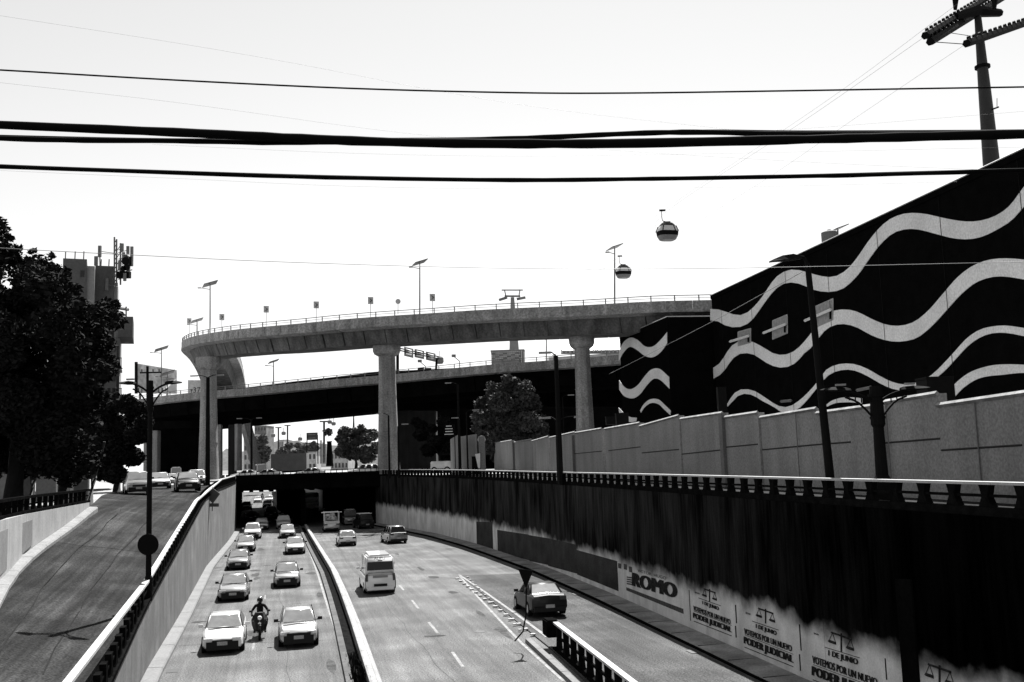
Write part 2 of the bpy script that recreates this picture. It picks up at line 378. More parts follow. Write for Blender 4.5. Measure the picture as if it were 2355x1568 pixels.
# ---- painted election adverts: flat lettering on the wall
INK = mat('black_lettering', .02, .9, .7, 6, .5, 30, spec=.05)
INKG = mat('grey_lettering', .07, .9, .4, 8, .3, 40, spec=.05)
def text_mesh(s, bold=0.0):
    cu = bpy.data.curves.new('lettering', 'FONT'); cu.body = s; cu.size = 1; cu.offset = bold if bold < .03 else 0; cu.extrude = .001; cu.resolution_u = 3
    o = bpy.data.objects.new('lettering', cu); COL.objects.link(o); bpy.context.view_layer.update()
    me = bpy.data.meshes.new_from_object(o.evaluated_get(bpy.context.evaluated_depsgraph_get())); bpy.data.objects.remove(o)
    return me
def lettering(s, TL, BL, TR, BR, m, parent, bold=.02, hit=None, nrm=None, name='lettering'):
    """fit the string into the (nearly vertical) quadrilateral given by survey pixels on a wall"""
    hit = hit or wall_hit
    tl, bl, tr, brr = hit(*TL), hit(*BL), hit(*TR), hit(*BR)
    me = text_mesh(s, bold); xs = [v.co.x for v in me.vertices]; ysv = [v.co.y for v in me.vertices]
    x0, x1, y0, y1 = min(xs), max(xs), min(ysv), max(ysv)
    nrm = nrm or Vector((-.975, -.2, 0)); O = off(parent)
    # one object per word
    iv = []
    for f in me.polygons:
        a = min(me.vertices[k].co.x for k in f.vertices); b = max(me.vertices[k].co.x for k in f.vertices); iv.append((a, b, f.index))
    words = []; 
    for a, b, k in sorted(iv):
        if words and a < words[-1][1] + .2: words[-1][1] = max(words[-1][1], b); words[-1][2].append(k)
        else: words.append([a, b, [k]])
    out = None
    for a, b, fs in words:
        idx = {}; V = []; F = []
        # bold strokes: the thin letter shapes laid side by side
        for c0_, sh in (((0, 0),) if bold < .03 else ((0, 0), (1, bold), (2, -bold), (3, bold * 2), (4, -bold * 2))):
          idx = {}
          for k in fs:
              q = []
              for vi in me.polygons[k].vertices:
                  if vi not in idx:
                      c = me.vertices[vi].co; u = (c.x + sh - x0) / (x1 - x0); t = (c.y - y0) / (y1 - y0)
                      p = (bl * (1 - u) + brr * u) * (1 - t) + (tl * (1 - u) + tr * u) * t
                      if hit is wall_hit: p.x = poly_at(RWALL, p.y)[0]
                      idx[vi] = len(V); V.append(p + nrm * (.016 + c.z + c0_ * .002))
                  q.append(idx[vi])
              F.append(tuple(q))
        out = mesh(name, V, F, m, parent)
    bpy.data.meshes.remove(me); return out
def advert(label):
    return thing('wall_advert', (0, 0, 0), label, 'painted advert')
def scale_icon(cx, cy, w_, h_, parent, m=INK):
    # a balance: beam, post, two pans, base
    b = MB(); nrm = Vector((-.975, -.2, 0))
    def P(dx, dy):
        q = wall_hit(cx + dx * w_, cy + dy * h_ + dx * w_ * .35); q.x = poly_at(RWALL, q.y)[0]; return q + nrm * .012
    def bar(p, q, r): 
        a, c = P(*p), P(*q); b.tube([a, c], r, 4)
    bar((-.5, -.45), (.5, -.45), .03); bar((0, -.6), (0, .5), .035)
    for s_ in (-1, 1):
        bar((s_ * .45, -.45), (s_ * .62, .1), .01); bar((s_ * .45, -.45), (s_ * .28, .1), .01)
        bar((s_ * .62, .12), (s_ * .28, .12), .045)
    return b.build('balance_emblem', m, parent)
ad = advert('large ROMO election advert painted on the white band beside the dark mural panels')
lettering('ROMO', (1456, 1316), (1456, 1347), (1555, 1342), (1555, 1376), INK, ad, .045)
lettering('VICTOR  HUGO', (1466, 1308), (1466, 1314), (1532, 1326), (1532, 1333), INKG, ad, .0)
vrect('text_bar', 1440, 1571, 1350, 1357, 1400, 1411, INKG, ad)
for (x, y, s) in ((1425, 1300, 8), (1438, 1302, 9), (1450, 1308, 9)):
    vrect('party_emblem', x - 4, x + 3, y - s * .7, y + s * .7, y - s * .5, y + s * .9, INKG, ad)
for k in range(4):
    vrect('small_print', 1441, 1453, 1325 + k * 5, 1328 + k * 5, 1327 + k * 5, 1330 + k * 5, INKG, ad)
vrect('advert_divider', 1583.5, 1585, 1356, 1425, 1357, 1426, INKG, ad)
ADS = [('first PODER JUDICIAL advert next to the ROMO advert, farthest of its kind', 1632, 1370, 26, 26, (1616, 1381, 1653, 1395, 10.5), (1595, 1392, 1680, 1424, 11), (1595, 1408, 1682, 1441, 16), (1691, 1390, 1465)),
       ('second PODER JUDICIAL advert in the row, just before the exclamation strokes', 1761, 1418, 34, 30, (1739, 1434, 1786, 1451, 12.5), (1712, 1444, 1821, 1484, 13.5), (1712, 1463, 1824, 1507, 21), (1838, 1435, 1541)),
       ('third and largest complete PODER JUDICIAL advert, beside the dark pilaster', 1935, 1479, 46, 38, (1906, 1494, 1973, 1515, 17), (1869, 1507, 2018, 1560, 17), (1869, 1531, 2030, 1590, 28), (2035, 1513, 1600))]
for (lb, cx, cy, w_, h_, a1, a2, a3, dv) in ADS:
    ad = advert(lb)
    scale_icon(cx, cy, w_, h_, ad)
    for s, a, bo, mm_ in (('1 DE JUNIO', a1, .03, INK), ('VOTEMOS POR UN NUEVO', a2, .03, INK), ('PODER JUDICIAL', a3, .05, INK)):
        lettering(s, (a[0], a[1]), (a[0], a[1] + a[4]), (a[2], a[3]), (a[2], a[3] + a[4] * 1.05), mm_, ad, bo)
    vrect('rule_line', a1[0] - 10, a1[2] + 4, a1[1] - 7, a1[1] - 5.8, a1[3] - 3, a1[3] - 1.8, INK, ad)
    vrect('rule_line', a3[0], a3[2], a3[1] + a3[4] + 3, a3[1] + a3[4] + 4.5, a3[3] + a3[4] + 4, a3[3] + a3[4] + 5.5, INK, ad)
    vrect('rule_line', a3[0], a3[2], a3[1] - 4, a3[1] - 3, a3[3] - 3.5, a3[3] - 2.5, INKG, ad)
    vrect('advert_divider', dv[0] - 1, dv[0] + 1.2, dv[1], dv[1] + (dv[2] - dv[1]) * .55, dv[1] + 1, dv[1] + (dv[2] - dv[1]) * .55 + 1, INK, ad)
    vrect('advert_divider', dv[0] - 1, dv[0] + 1.2, dv[2] - (dv[2] - dv[1]) * .35, dv[2], dv[2] - (dv[2] - dv[1]) * .35, dv[2], INK, ad)
    lettering('ine', (a2[0] + 3, a1[1] - 36 * a1[4] / 12.5 + 8), (a2[0] + 3, a1[1] - 36 * a1[4] / 12.5 + 13), (a2[0] + 14, a1[1] - 36 * a1[4] / 12.5 + 11), (a2[0] + 14, a1[1] - 36 * a1[4] / 12.5 + 16), INKG, ad, .02)
ad = advert('PODER JUDICIAL advert at the bottom right corner showing only its balance emblem')
scale_icon(2161, 1556, 52, 44, ad)
lettering('1 DE JUNIO', (2120, 1582), (2120, 1602), (2200, 1604), (2200, 1624), INK, ad, .03)

# ---- kerb walkways along the walls
yy = frange(8, 131, 4)
WALK = mat('walkway_dusty', .22, .95, .3, 1.2, .25, 10, streak=.0, world=True, stain=.3)
rk = [Vector((poly_at(RWALL, y)[0], y, 0)) for y in yy]
WALK.node_tree
wk = thing('walkway', (rk[10].x, rk[10].y, 0), 'raised narrow concrete walkway with black kerb face under the right retaining wall', 'walkway')
MB().sweep(rk, [(-1.25, .17), (-1.25, .19), (-.0, .21), (-.0, .17)]).build('walkway_slab', WALK, wk)
MB().sweep(rk, [(-1.3, -.3), (-1.3, .12), (-1.22, .169), (-.02, .169), (-.02, -.3)]).build('kerb_face', CONCB, wk)  # kerb shade put into the black face colour
for y in frange(20, 128, 3.0):
    x = poly_at(RWALL, y)[0]; box('joint_strip', (x - .62, y, .20), (1.2, .03, .02), CONCB, wk, rz=.2)
lk = [Vector((poly_at(LWALL, y)[0], y, 0)) for y in frange(8, 131, 4)]
kerb = thing('kerb', (lk[8].x, lk[8].y, 0), 'pale concrete kerb at the foot of the left retaining wall', 'kerb')
ykb = frange(10, 130, 5)
for a, b in zip(ykb, ykb[1:]):
    A = Vector(poly_at(LWALL, a + .03)); B = Vector(poly_at(LWALL, b - .03)); MB().sweep([A, B], [(.02, -.1), (.02, .22), (.55, .2), (.6, .14), (.6, -.1)]).build('kerb_stone', CONCM if 0 else mat('kerb_concrete', .12, .9, .15, 1, .2, 10, world=True), kerb)

# ---- left retaining wall
lw = thing('retaining_wall', (poly_at(LWALL, 60)[0], 60, 0), 'sunlit grey retaining wall left of the underpass that slopes down towards the viewer', 'wall')
LWM = mat('left_wall_concrete', .095, .92, .18, .7, .22, 9, .3, streak=.3, sscale=1.1, world=True, stain=.3)
yy = frange(8, 131, 5)
for a, b in zip(yy, yy[1:]):
    A = Vector(poly_at(LWALL, a + .012)); B = Vector(poly_at(LWALL, b - .012)); za, zb = LZ(a + .012), LZ(b - .012)
    t = (B - A).normalized(); rt = Vector((t.y, -t.x, 0)); v = []
    for P, z in ((A, za), (B, zb)):
        v += [P + Vector((0, 0, -.4)), P + Vector((0, 0, z)), P - rt * .4 + Vector((0, 0, z)), P - rt * .4 + Vector((0, 0, -.4))]
    mesh('wall_panel', v, [(0, 1, 5, 4), (1, 2, 6, 5), (2, 3, 7, 6), (3, 2, 1, 0), (4, 5, 6, 7)], LWM, lw)
for a, b in ((131.4, 160), (160, 190)):
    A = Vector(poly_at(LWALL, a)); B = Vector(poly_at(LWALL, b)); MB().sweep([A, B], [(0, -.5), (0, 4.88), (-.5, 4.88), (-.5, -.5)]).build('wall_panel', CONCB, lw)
for a in frange(190, 325, 10):
    A = Vector(poly_at(LWALL, a)); B = Vector(poly_at(LWALL, a + 10)); MB().sweep([A, B], [(0, -.5), (0, 6.2), (-.5, 6.2), (-.5, -.5)]).build('wall_panel', CONCM, lw)

# ---- balustrades
def chunks(path, L):
    tot = sum((b - a).length for a, b in zip(path, path[1:])); n = max(1, round(tot / L)); out = resample(path, tot / n * .99999)
    return out[:n] + [path[-1]]
def baluster_mesh(h, wdt, mid):
    b = MB(); hh = h
    # precast post, waisted in the middle
    prof = [(0, wdt * .62), (hh * .12, wdt * .5), (hh * .45, wdt * .28), (hh * .55, wdt * .28), (hh * .88, wdt * .42), (hh, wdt * .5)]
    V = []; F = []
    for z, q in prof: V += [(-q, -.09, z), (q, -.09, z), (q, .09, z), (-q, .09, z)]
    for i in range(len(prof) - 1):
        for k in range(4):
            k2 = (k + 1) % 4; F.append((i * 4 + k, i * 4 + k2, i * 4 + 4 + k2, i * 4 + 4 + k))
    F += [(3, 2, 1, 0), tuple(len(V) - 4 + k for k in range(4))]
    me = bpy.data.meshes.new('baluster'); me.from_pydata(V, [], F); me.materials.append(POST); me.update(); return me
def balustrade(label, path, h, step, wdt, capw, parent_loc, capm=CAPM, capl=7.8, capt=.13, mid=True, lab_group=None, kerbh=.14):
    """path: foot line of the balustrade on top of the wall"""
    path = [Vector(p) for p in path]
    T = thing('balustrade', parent_loc, label, 'balustrade')
    seg = chunks(path, capl)
    for a, b in zip(seg, seg[1:]):
        d = (b - a).normalized() * .012
        a2, b2 = a + d, b - d
        MB().sweep([a2 + Vector((0, 0, h - capt)), b2 + Vector((0, 0, h - capt))], [(-capw / 2, 0), (-capw / 2, capt), (capw / 2, capt), (capw / 2, 0)]).build('cap_rail', capm, T)
    MB().sweep(path, [(-.16, 0.002), (-.16, kerbh), (.16, kerbh), (.16, 0.002)]).build('plinth', POST, T)
    if mid: MB().sweep([p + Vector((0, 0, (h - capt + kerbh) / 2 - .035)) for p in path], [(-.05, 0), (-.05, .07), (.05, .07), (.05, 0)]).build('mid_rail', POST, T)
    ph = h - capt - kerbh; me = baluster_mesh(ph, wdt, mid)
    pts = resample(path, step)
    for i, p in enumerate(pts[:-1]):
        d = pts[i + 1] - p; inst('baluster', me, T, p + d * .5 + Vector((0, 0, kerbh)), math.atan2(d.y, d.x))
    return T
balustrade('long balustrade with thin white cap on top of the right retaining wall', [Vector((poly_at(RWALL, y)[0] + .2, y, RZ(y))) for y in frange(9, 131.5, 4)], .84, 1.3, .42, .28, (poly_at(RWALL, 50)[0], 50, RZ(50)), capt=.07, kerbh=.22)
lp = [Vector((poly_at(LWALL, y)[0] - .09, y, LZ(y))) for y in frange(10, 128, 3)]
# the near stretch is a separate, wider-capped piece with a step at the lamp post
balustrade('near stretch of the white capped balustrade on the left wall, ending at the lamp post', [p for p in lp if p.y <= 40.1], .85, 1.15, .5, .22, (lp[3].x, lp[3].y, lp[3].z), capl=30, capt=.09)
balustrade('far stretch of the white capped balustrade curving up along the left wall to the bridge', [p for p in lp if p.y >= 39.9], .85, 1.15, .5, .22, (lp[14].x, lp[14].y, lp[14].z), capl=30, capt=.09)

# ---- wall and fence on the far side of the left street
fl = thing('retaining_wall', (-22, 43, 3.6), 'low white retaining wall with two grey painted panels left of the side road', 'wall')
FWL = [(-13.5, 20, 2.0), (-18.3, 34, 2.6), (-22.0, 43, 3.3), (-23.4, 48, 4.1), (-25.5, 57, 4.7), (-27.0, 63.5, 5.4)]
for a, b in ((20, 27), (27, 34), (34, 41), (41, 48), (48, 56), (56, 63.5)):
    A = Vector(poly_at(FWL, a + .01)); B = Vector(poly_at(FWL, b - .01)); v = []
    for P in (A, B): v += [Vector((P.x, P.y, P.z - .8)), Vector((P.x, P.y, 6.0)), Vector((P.x - .4, P.y, 6.0)), Vector((P.x - .4, P.y, P.z - .8))]
    mesh('wall_panel', v, [(0, 1, 5, 4), (1, 2, 6, 5), (3, 2, 1, 0), (4, 5, 6, 7), (2, 3, 7, 6)], mat('white_wall_paint', .27, .9, .12, 1, .12, 10, streak=.15, world=True), fl)
def flp(name, y0, y1, z0a, z1a, z0b, z1b, m_):
    A = Vector(poly_at(FWL, y0)); B = Vector(poly_at(FWL, y1)); nn = Vector((.025, -.005, 0))
    v = [Vector((A.x, A.y, z0a)) + nn, Vector((B.x, B.y, z0b)) + nn, Vector((B.x, B.y, z1b)) + nn, Vector((A.x, A.y, z1a)) + nn]
    v += [q - nn for q in v]
    mesh(name, v, [(0, 1, 2, 3), (0, 4, 5, 1), (1, 5, 6, 2), (2, 6, 7, 3), (3, 7, 4, 0)], m_, fl)
flp('painted_panel', 40.5, 45.8, 3.7, 5.55, 4.0, 5.6, mat('grey_wall_panel', .13, .95, .15, 1.5, .2, 14, world=True))
flp('painted_panel', 46.2, 49.1, 4.1, 5.6, 4.45, 5.68, MATS['grey_wall_panel'])
swl = thing('sidewalk', (-21, 43, 3.6), 'pale pavement strip with kerb along the low white wall', 'pavement')
for a in range(20, 63, 3):
    A = Vector(poly_at(FWL, a + .02)); B = Vector(poly_at(FWL, min(a + 3, 63.5) - .02)); 
    A.z = poly_at(LSTREET_L, A.y)[2] - .02; B.z = poly_at(LSTREET_L, B.y)[2] - .02
    MB().sweep([A, B], [(.02, -.3), (.02, .2), (.45, .17), (.52, .1), (.52, -.3)]).build('paving_slab', mat('pale_pavement', .15, .9, .2, 1.2, .2, 10, world=True), swl)
fr = [Vector((poly_at(FWL, y)[0] - .2, y, 6.0)) for y in frange(20, 64, 4)]
balustrade('dark balustrade above the low white wall in front of the big tree', fr, .85, 1.3, .3, .3, (fr[5].x, fr[5].y, 6.0), capm=POST, mid=True)

# ---- median between the carriageways
MEDC = [(-1.5, 20), (-5.15, 37.2), (-7.75, 49.4), (-10.3, 61), (-13.3, 74.2), (-22.6, 112), (-27.2, 131), (-44.5, 190), (-80, 335)]
MEDC = [(a, b, 0) for a, b in MEDC]
med = thing('median_barrier', (poly_at(MEDC, 60)[0], 60, 0), 'low concrete median barrier with bright top curving between the two carriageways', 'barrier')
ym = frange(20, 130, 3)
MEDM = mat('median_concrete', .22, .9, .25, .8, .25, 10, world=True)
for a, b in zip(ym, ym[1:]):
    A = Vector(poly_at(MEDC, a + .02)); B = Vector(poly_at(MEDC, b - .02))
    MB().sweep([A, B], [(-.52, -.1), (-.52, .42), (-.45, .45), (-.28, .44), (-.2, .3), (-.05, .2), (.0, .12), (.0, -.1)]).build('barrier_block', MEDM, med)
yk = frange(20, 130, 6)
DG = mat('gutter_concrete', .05, .95, .35, 1, .3, 10, world=True)
gut = MB().sweep([Vector(poly_at(MEDC, y)) for y in yk], [(-1.28, .004), (-1.25, .14), (-.985, .15), (-.985, .004)]).build('gutter', DG, med)
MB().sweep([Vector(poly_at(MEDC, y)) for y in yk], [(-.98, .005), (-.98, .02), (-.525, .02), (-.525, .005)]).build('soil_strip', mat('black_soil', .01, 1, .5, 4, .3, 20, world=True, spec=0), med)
wd = MB()
for i in range(260):
    y = random.choice([random.uniform(34, 38), random.uniform(37, 42)]); c = Vector(poly_at(MEDC, y)) + Vector((-.75 + random.uniform(-.3, .3), 0, .02))
    a = random.uniform(0, 6.28); h = random.uniform(.15, .55); s_ = random.uniform(.02, .06)
    wd.add([c + Vector((math.cos(a) * s_, math.sin(a) * s_, 0)), c - Vector((math.cos(a) * s_, math.sin(a) * s_, 0)), c + Vector((random.uniform(-.15, .15), random.uniform(-.15, .15), h))], [(0, 1, 2)])
o = wd.build('weeds', LEAF); tag(o, 'dry weeds growing in the median gutter', 'weeds', kind='stuff')
for k in range(190, 330, 20):
    pass

# central piers inside the covered section
cen = [(-27.6, 131, 0), (-44.9, 190, 0)]
for y in frange(134, 188, 6):
    a = Vector(poly_at(cen, y)); b = Vector(poly_at(cen, y + 5.4)); MB().sweep([a, b], [(-.3, 0), (-.3, 4.71), (.3, 4.71), (.3, 0)]).build('pier', CONCB, br)
for y in frange(190, 320, 10):
    a = Vector(poly_at(MEDC, y)); b = Vector(poly_at(MEDC, y + 9.9)); MB().sweep([a, b], [(-.4, 0), (-.4, 4.5), (.1, 4.5), (.1, 0)]).build('dividing_wall', CONCD, br)

# ---- road markings (children of the road)
def mark(name, pts, wd_, z=.006, m_=PAINT, parent=road):
    pts = [Vector((p[0], p[1], (p[2] if len(p) > 2 else 0) + z)) for p in pts]
    v = []; f = []
    for i, p in enumerate(pts):
        t = (pts[min(i + 1, len(pts) - 1)] - pts[max(i - 1, 0)]).normalized(); rt = Vector((t.y, -t.x, 0))
        v += [p - rt * wd_ / 2, p + rt * wd_ / 2]
    for i in range(len(pts) - 1): f.append((2 * i, 2 * i + 1, 2 * i + 3, 2 * i + 2))
    return mesh(name, v, f, m_, parent)
def zl(*pp): return [onz(x, y, 0) for x, y in pp]
mark('edge_line', [onz(*p, 0) for p in ((689, 1208), (707, 1257), (729, 1315), (752, 1390), (775, 1458), (801, 1566))], .13, .008)
for a, b in (((918, 1345), (928, 1357)), ((947, 1380), (962, 1399)), ((986, 1431), (1006, 1455)), ((1040, 1499), (1064, 1533))):
    A, B = onz(*a, 0), onz(*b, 0); mark('lane_dash', [A, B], .13)
for p in ((610, 1368), (600, 1400), (584, 1475)):     # faint worn dashes between the two left lanes
    A = onz(p[0], p[1], 0); mark('lane_dash', [A, A + Vector((.47, -2, 0))], .1, .006, mat('worn_paint', .14, .9, .5, 3, .4, 20, world=True))

# ---- ramp that joins from the right
def RAMPZ(y): return max(0, (70 - y)) * .002
rampL = [onz(1055, 1322, 0), onz(1097, 1371, 0), onz(1146, 1423, 0), onz(1198, 1478, 0), onz(1243, 1519, 0), onz(1296, 1566, 0)]
lns = [(p.x, p.y, 0) for p in rampL]
bar0 = [(1.15, 42), (2.0, 37), (3.6, 27), (5.2, 17), (6.5, 9)]
bar0 = [(a, b, 0) for a, b in bar0]
ys = [70, 66, 62, 58, 54, 50, 46, 42, 37, 32, 27, 22, 17, 9]
def rl(y):
    if y >= 42: return poly_at([(lns[0][0], lns[0][1]), (1.2, 42)], y)[0]
    return poly_at(bar0, y)[0]
rs = strip('ramp', [Vector((rl(y), y, RAMPZ(y) + .008)) for y in ys], [Vector((poly_at(RWALL, y)[0] - 1.2, y, RAMPZ(y) + .008)) for y in ys], ASPHW, kind='structure')
v = []; f = []
for y in ys: v += [Vector((rl(y), y, RAMPZ(y) + .006)), Vector((rl(y), y, -.05))]
for i in range(len(ys) - 1): f.append((2 * i, 2 * i + 1, 2 * i + 3, 2 * i + 2))
mesh('ramp_edge', v, f, CONCD, rs)
mark('edge_line', [(p.x, p.y, 0) for p in rampL], .13, .010)
gr = [onz(1107, 1351, 0.15), onz(1188, 1406, .2), onz(1257, 1449, .35)]
mark('edge_line', [(rampL[0].x, rampL[0].y, 0.02)] + [(p.x, p.y, RAMPZ(p.y) + .014) for p in gr], .16, .006)
# gore: dark hatch area and white studs
gl, grr = rampL[0:4], [rampL[0]] + gr
GORE = mat('gore_dark_asphalt', .05, .95, .3, .5, .3, 9, world=True)
stud = MB().box((0, 0, .03), (.16, .16, .06)).build('road_stud', CAPM, road); stud.location = (0, 0, -5)
stud_me = stud.data; bpy.data.objects.remove(stud)
for i in range(16):
    t = (i + 1.5) / 17; a = grr[0].lerp(grr[3], t); o = inst('road_stud', stud_me, road, (a.x - .45, a.y - .1, RAMPZ(a.y) + .012), .3, (1.3, 1.3, 1))
for i in range(15):
    t = (i + 1.2) / 17; a = Vector(gl[0]).lerp(Vector(gl[3]), t); inst('road_stud', stud_me, road, (a.x + .4, a.y, RAMPZ(a.y) + .012), .3, (.9, .9, 1))
bpath = [Vector((a + .25, b, RAMPZ(b))) for a, b, _ in bar0]
balustrade('white capped concrete balustrade separating the right ramp from the main carriageway', [p for p in bpath], 1.08, 1.3, .42, .22, (1.4, 42, .5), mid=True, capl=60, capt=.08, kerbh=.1)
es = thing('barrier_end', (1.1, 42.5, .5), 'black concrete end block at the tip of the ramp balustrade', 'barrier')
box('end_block', (1.2, 42.4, .85), (.5, .9, .7), POST, es, .2, .05)
rk2 = thing('kerb', (1.2, 38, 0), 'narrow pale kerb along the carriageway side of the ramp balustrade', 'kerb')
kp = [onz(1214, 1468, .15), onz(1326, 1567, .2), onz(1420, 1652, .2)]
for q in range(6):
    A = kp[0].lerp(kp[2], q / 6 + .002); B = kp[0].lerp(kp[2], (q + 1) / 6 - .002); A.z = B.z = 0
    MB().sweep([A, B], [(-.14, 0), (-.12, .16), (.12, .16), (.14, 0)]).build('kerb_stone', MATS['kerb_concrete'], rk2)
# bent sign on a curved pole at the gore (seen from behind, triangular plate)
sg = thing('road_sign', (at(1198, 1470, 42)), 'black triangular give way sign on a bent pole at the tip of the ramp', 'sign')
tube('pole', [at(1183, 1474, 42), at(1202, 1452, 42), at(1209, 1415, 42), at(1210, 1352, 42)], .035, DARKM, sg, 6)
tri = [at(1191, 1308, 42), at(1226, 1311, 42), at(1209, 1354, 42)]
mesh('sign_plate', tri + [p + Vector((0, .03, 0)) for p in tri], [(0, 1, 2), (5, 4, 3), (0, 3, 4, 1), (1, 4, 5, 2), (2, 5, 3, 0)], BLACK, sg)
# patches and cracks on the asphalt
PATCH = mat('asphalt_patch', .055, .95, .2, 1, .25, 12, world=True)
for (x, y, a, b) in ((520, 1418, 1.6, .5), (1040, 1330, 3.0, .5), (1010, 1445, .5, .9)):
    c = onz(x, y, 0); mark('tar_patch', [c - Vector((a / 2, 0, 0)), c + Vector((a / 2, .1, 0))], b, .004, PATCH)
for pts in (((700, 1330), (730, 1331)), ((960, 1263), (1000, 1258)), ((870, 1258), (940, 1305)), ((1010, 1480), (1035, 1520))):
    P = [onz(*p, 0) for p in pts]; mark('crack', [P[0], P[0].lerp(P[1], .4) + Vector((.12, .1, 0)), P[0].lerp(P[1], .7) - Vector((.1, 0, 0)), P[1]], .05, .005, PATCH)

# irregular stains, repairs, drains and seams
RS = random.Random(21)
STAIN = mat('oil_stain', .05, .9, .4, 2, .4, 16, world=True, spec=.05); STAIN2 = mat('dusty_wear', .078, .95, .3, 2, .5, 16, world=True)
def blob(name, c, rx, ry, m_, par=road, z=.0045, rot=.23):
    k = 14; V = []; ph = [RS.uniform(.55, 1.2) for _ in range(k)]
    for i in range(k):
        a = 2 * math.pi * i / k; q = (ph[i] + ph[i - 1]) / 2; x, y = rx * q * math.cos(a), ry * q * math.sin(a)
        V.append((c[0] + x * math.cos(rot) - y * math.sin(rot), c[1] + x * math.sin(rot) + y * math.cos(rot), (c[2] if len(c) > 2 else 0) + z))
    return mesh(name, V, [tuple(range(k))], m_, par)
for i in range(26):
    y = RS.uniform(34, 115); t = RS.choice([.16, .2, .33, .37, .6, .66, .8]); x = poly_at(LWALL, y)[0] * (1 - t) + poly_at(RWALL, y)[0] * t
    if abs(x - poly_at(MEDC, y)[0]) < 1.6 or x > rl(y) - .8: continue
    blob('stain', (x, y), RS.uniform(.12, .5), RS.uniform(.3, 1.9), STAIN, z=.0045 + i * .0002)
for (px, py, a, b) in ((455, 1430, .5, .35), (498, 1306, .4, .3), (1035, 1262, .5, .3), (583, 1455, .4, .9), (590, 1330, .3, 1.0), (1000, 1462, .5, .35), (760, 1530, .2, 1.6)):
    c = onz(px, py, 0); blob('stain', (c.x, c.y), a, b, STAIN, z=.0105)
DRN = mat('drain_iron', .012, .7, .3, 5, 0, 1)
for y in (40, 58, 79, 101):
    x = poly_at(LWALL, y)[0] + .95; d = mark('drain_grate', [(x, y), (x - .16, y + .7)], .42, .012, DRN)
    x = poly_at(RWALL, y)[0] - 1.6; mark('drain_grate', [(x, y), (x - .16, y + .7)], .42, .03 + RAMPZ(y), DRN)
for (x0, y0, m2_) in ((-10.9, 52, 0), (-4.6, 58, 0), (-1.9, 47, 0)):
    blob('manhole_cover', (x0, y0), .32, .32, DRN, z=.0125)
for dx in (5.0, 10.8):            # long tar seams following the lanes
    pts = [(poly_at(LWALL, y)[0] + dx + .5 + .06 * math.sin(y * .9) + .03 * math.sin(y * 2.3), y) for y in range(34, 118, 2)]
    mark('tar_seam', pts, .022, .005, STAIN)
for y in (46, 67, 93):
    a, b = poly_at(LWALL, y)[0] + .7, poly_at(MEDC, y)[0] - 1.4
    mark('tar_seam', [(a, y), ((a * 2 + b) / 3, y + .12), ((a + b * 2) / 3, y + .05), (b, y + .15)], .05, .0052, STAIN)
SEAM = mat('side_road_seam', .012, .95, .3, 2, 0, 1, spec=.05)
for t in (.3, .62):
    pts = []
    for y in range(30, 96, 3):
        L = poly_at(LSTREET_L, y); xr = poly_at(LWALL, y)[0] - .35; tt = t + .012 * math.sin(y * .7); pts.append((L[0] + (xr - L[0]) * tt, y, L[2] + (LZ(y) - .22 - L[2]) * tt))
    mark('tar_seam', pts, .05, .02, SEAM, ls)
for y in (52, 71):
    pts = []
    for k in range(9):
        t = .05 + .9 * k / 8; L = poly_at(LSTREET_L, y); xr = poly_at(LWALL, y)[0] - .35; pts.append((L[0] + (xr - L[0]) * t, y + .5 * t + .1 * math.sin(k * 2), L[2] + (LZ(y) - .22 - L[2]) * t + .02))
    mark('tar_seam', pts, .07, .02, SEAM, ls)
# ------------------------------------------------------------------ upper viaduct (box girder on three piers)
def viaduct(label, path, segL, prof_deck, prof_box, par_h, post_step, posts=True, name='viaduct', boxmat=DECKC, near=1, far=1, halfw=4.4):
    T = thing(name, path[len(path) // 2], label, 'viaduct')
    seg = resample(path, segL)
    for a, b in zip(seg, seg[1:]):
        d = (b - a); g = d.normalized() * .05
        MB().sweep([a + g, b - g], prof_box).build('girder_segment', boxmat, T)
        MB().sweep([a + g * .3, b - g * .3], prof_deck).build('deck_slab', PARA, T)
    for sgn in (1, -1):
        ofs = []
        for i, p in enumerate(path):
            t = (path[min(i + 1, len(path) - 1)] - path[max(i - 1, 0)]); t.z = 0; t.normalize(); ofs.append(p + Vector((t.y, -t.x, 0)) * sgn * halfw)
        ss = resample(ofs, segL)
        for a, b in zip(ss, ss[1:]):
            g = (b - a).normalized() * .04
            MB().sweep([a + g, b - g], [(-.14, -.35), (-.14, par_h), (.14, par_h), (.14, -.35)]).build('parapet', PARA, T)
        if posts:
            MB().sweep([p + Vector((0, 0, par_h + .62)) for p in ofs], [(-.045, 0), (-.045, .09), (.045, .09), (.045, 0)]).build('rail', STEEL2, T)
            MB().sweep([p + Vector((0, 0, par_h + .32)) for p in ofs], [(-.025, 0), (-.025, .05), (.025, .05), (.025, 0)]).build('rail', STEEL2, T)
            for p in resample(ofs, post_step):
                inst('rail_post', POSTME, T, p + Vector((0, 0, par_h)))
    return T
STEEL2 = mat('painted_rail_steel', .12, .7, .2, 3, 0, 1)
POSTME = MB().box((0, 0, .36), (.13, .13, .72)).build('rail_post', STEEL2).data
[bpy.data.objects.remove(o) for o in list(bpy.data.objects) if o.data is POSTME]
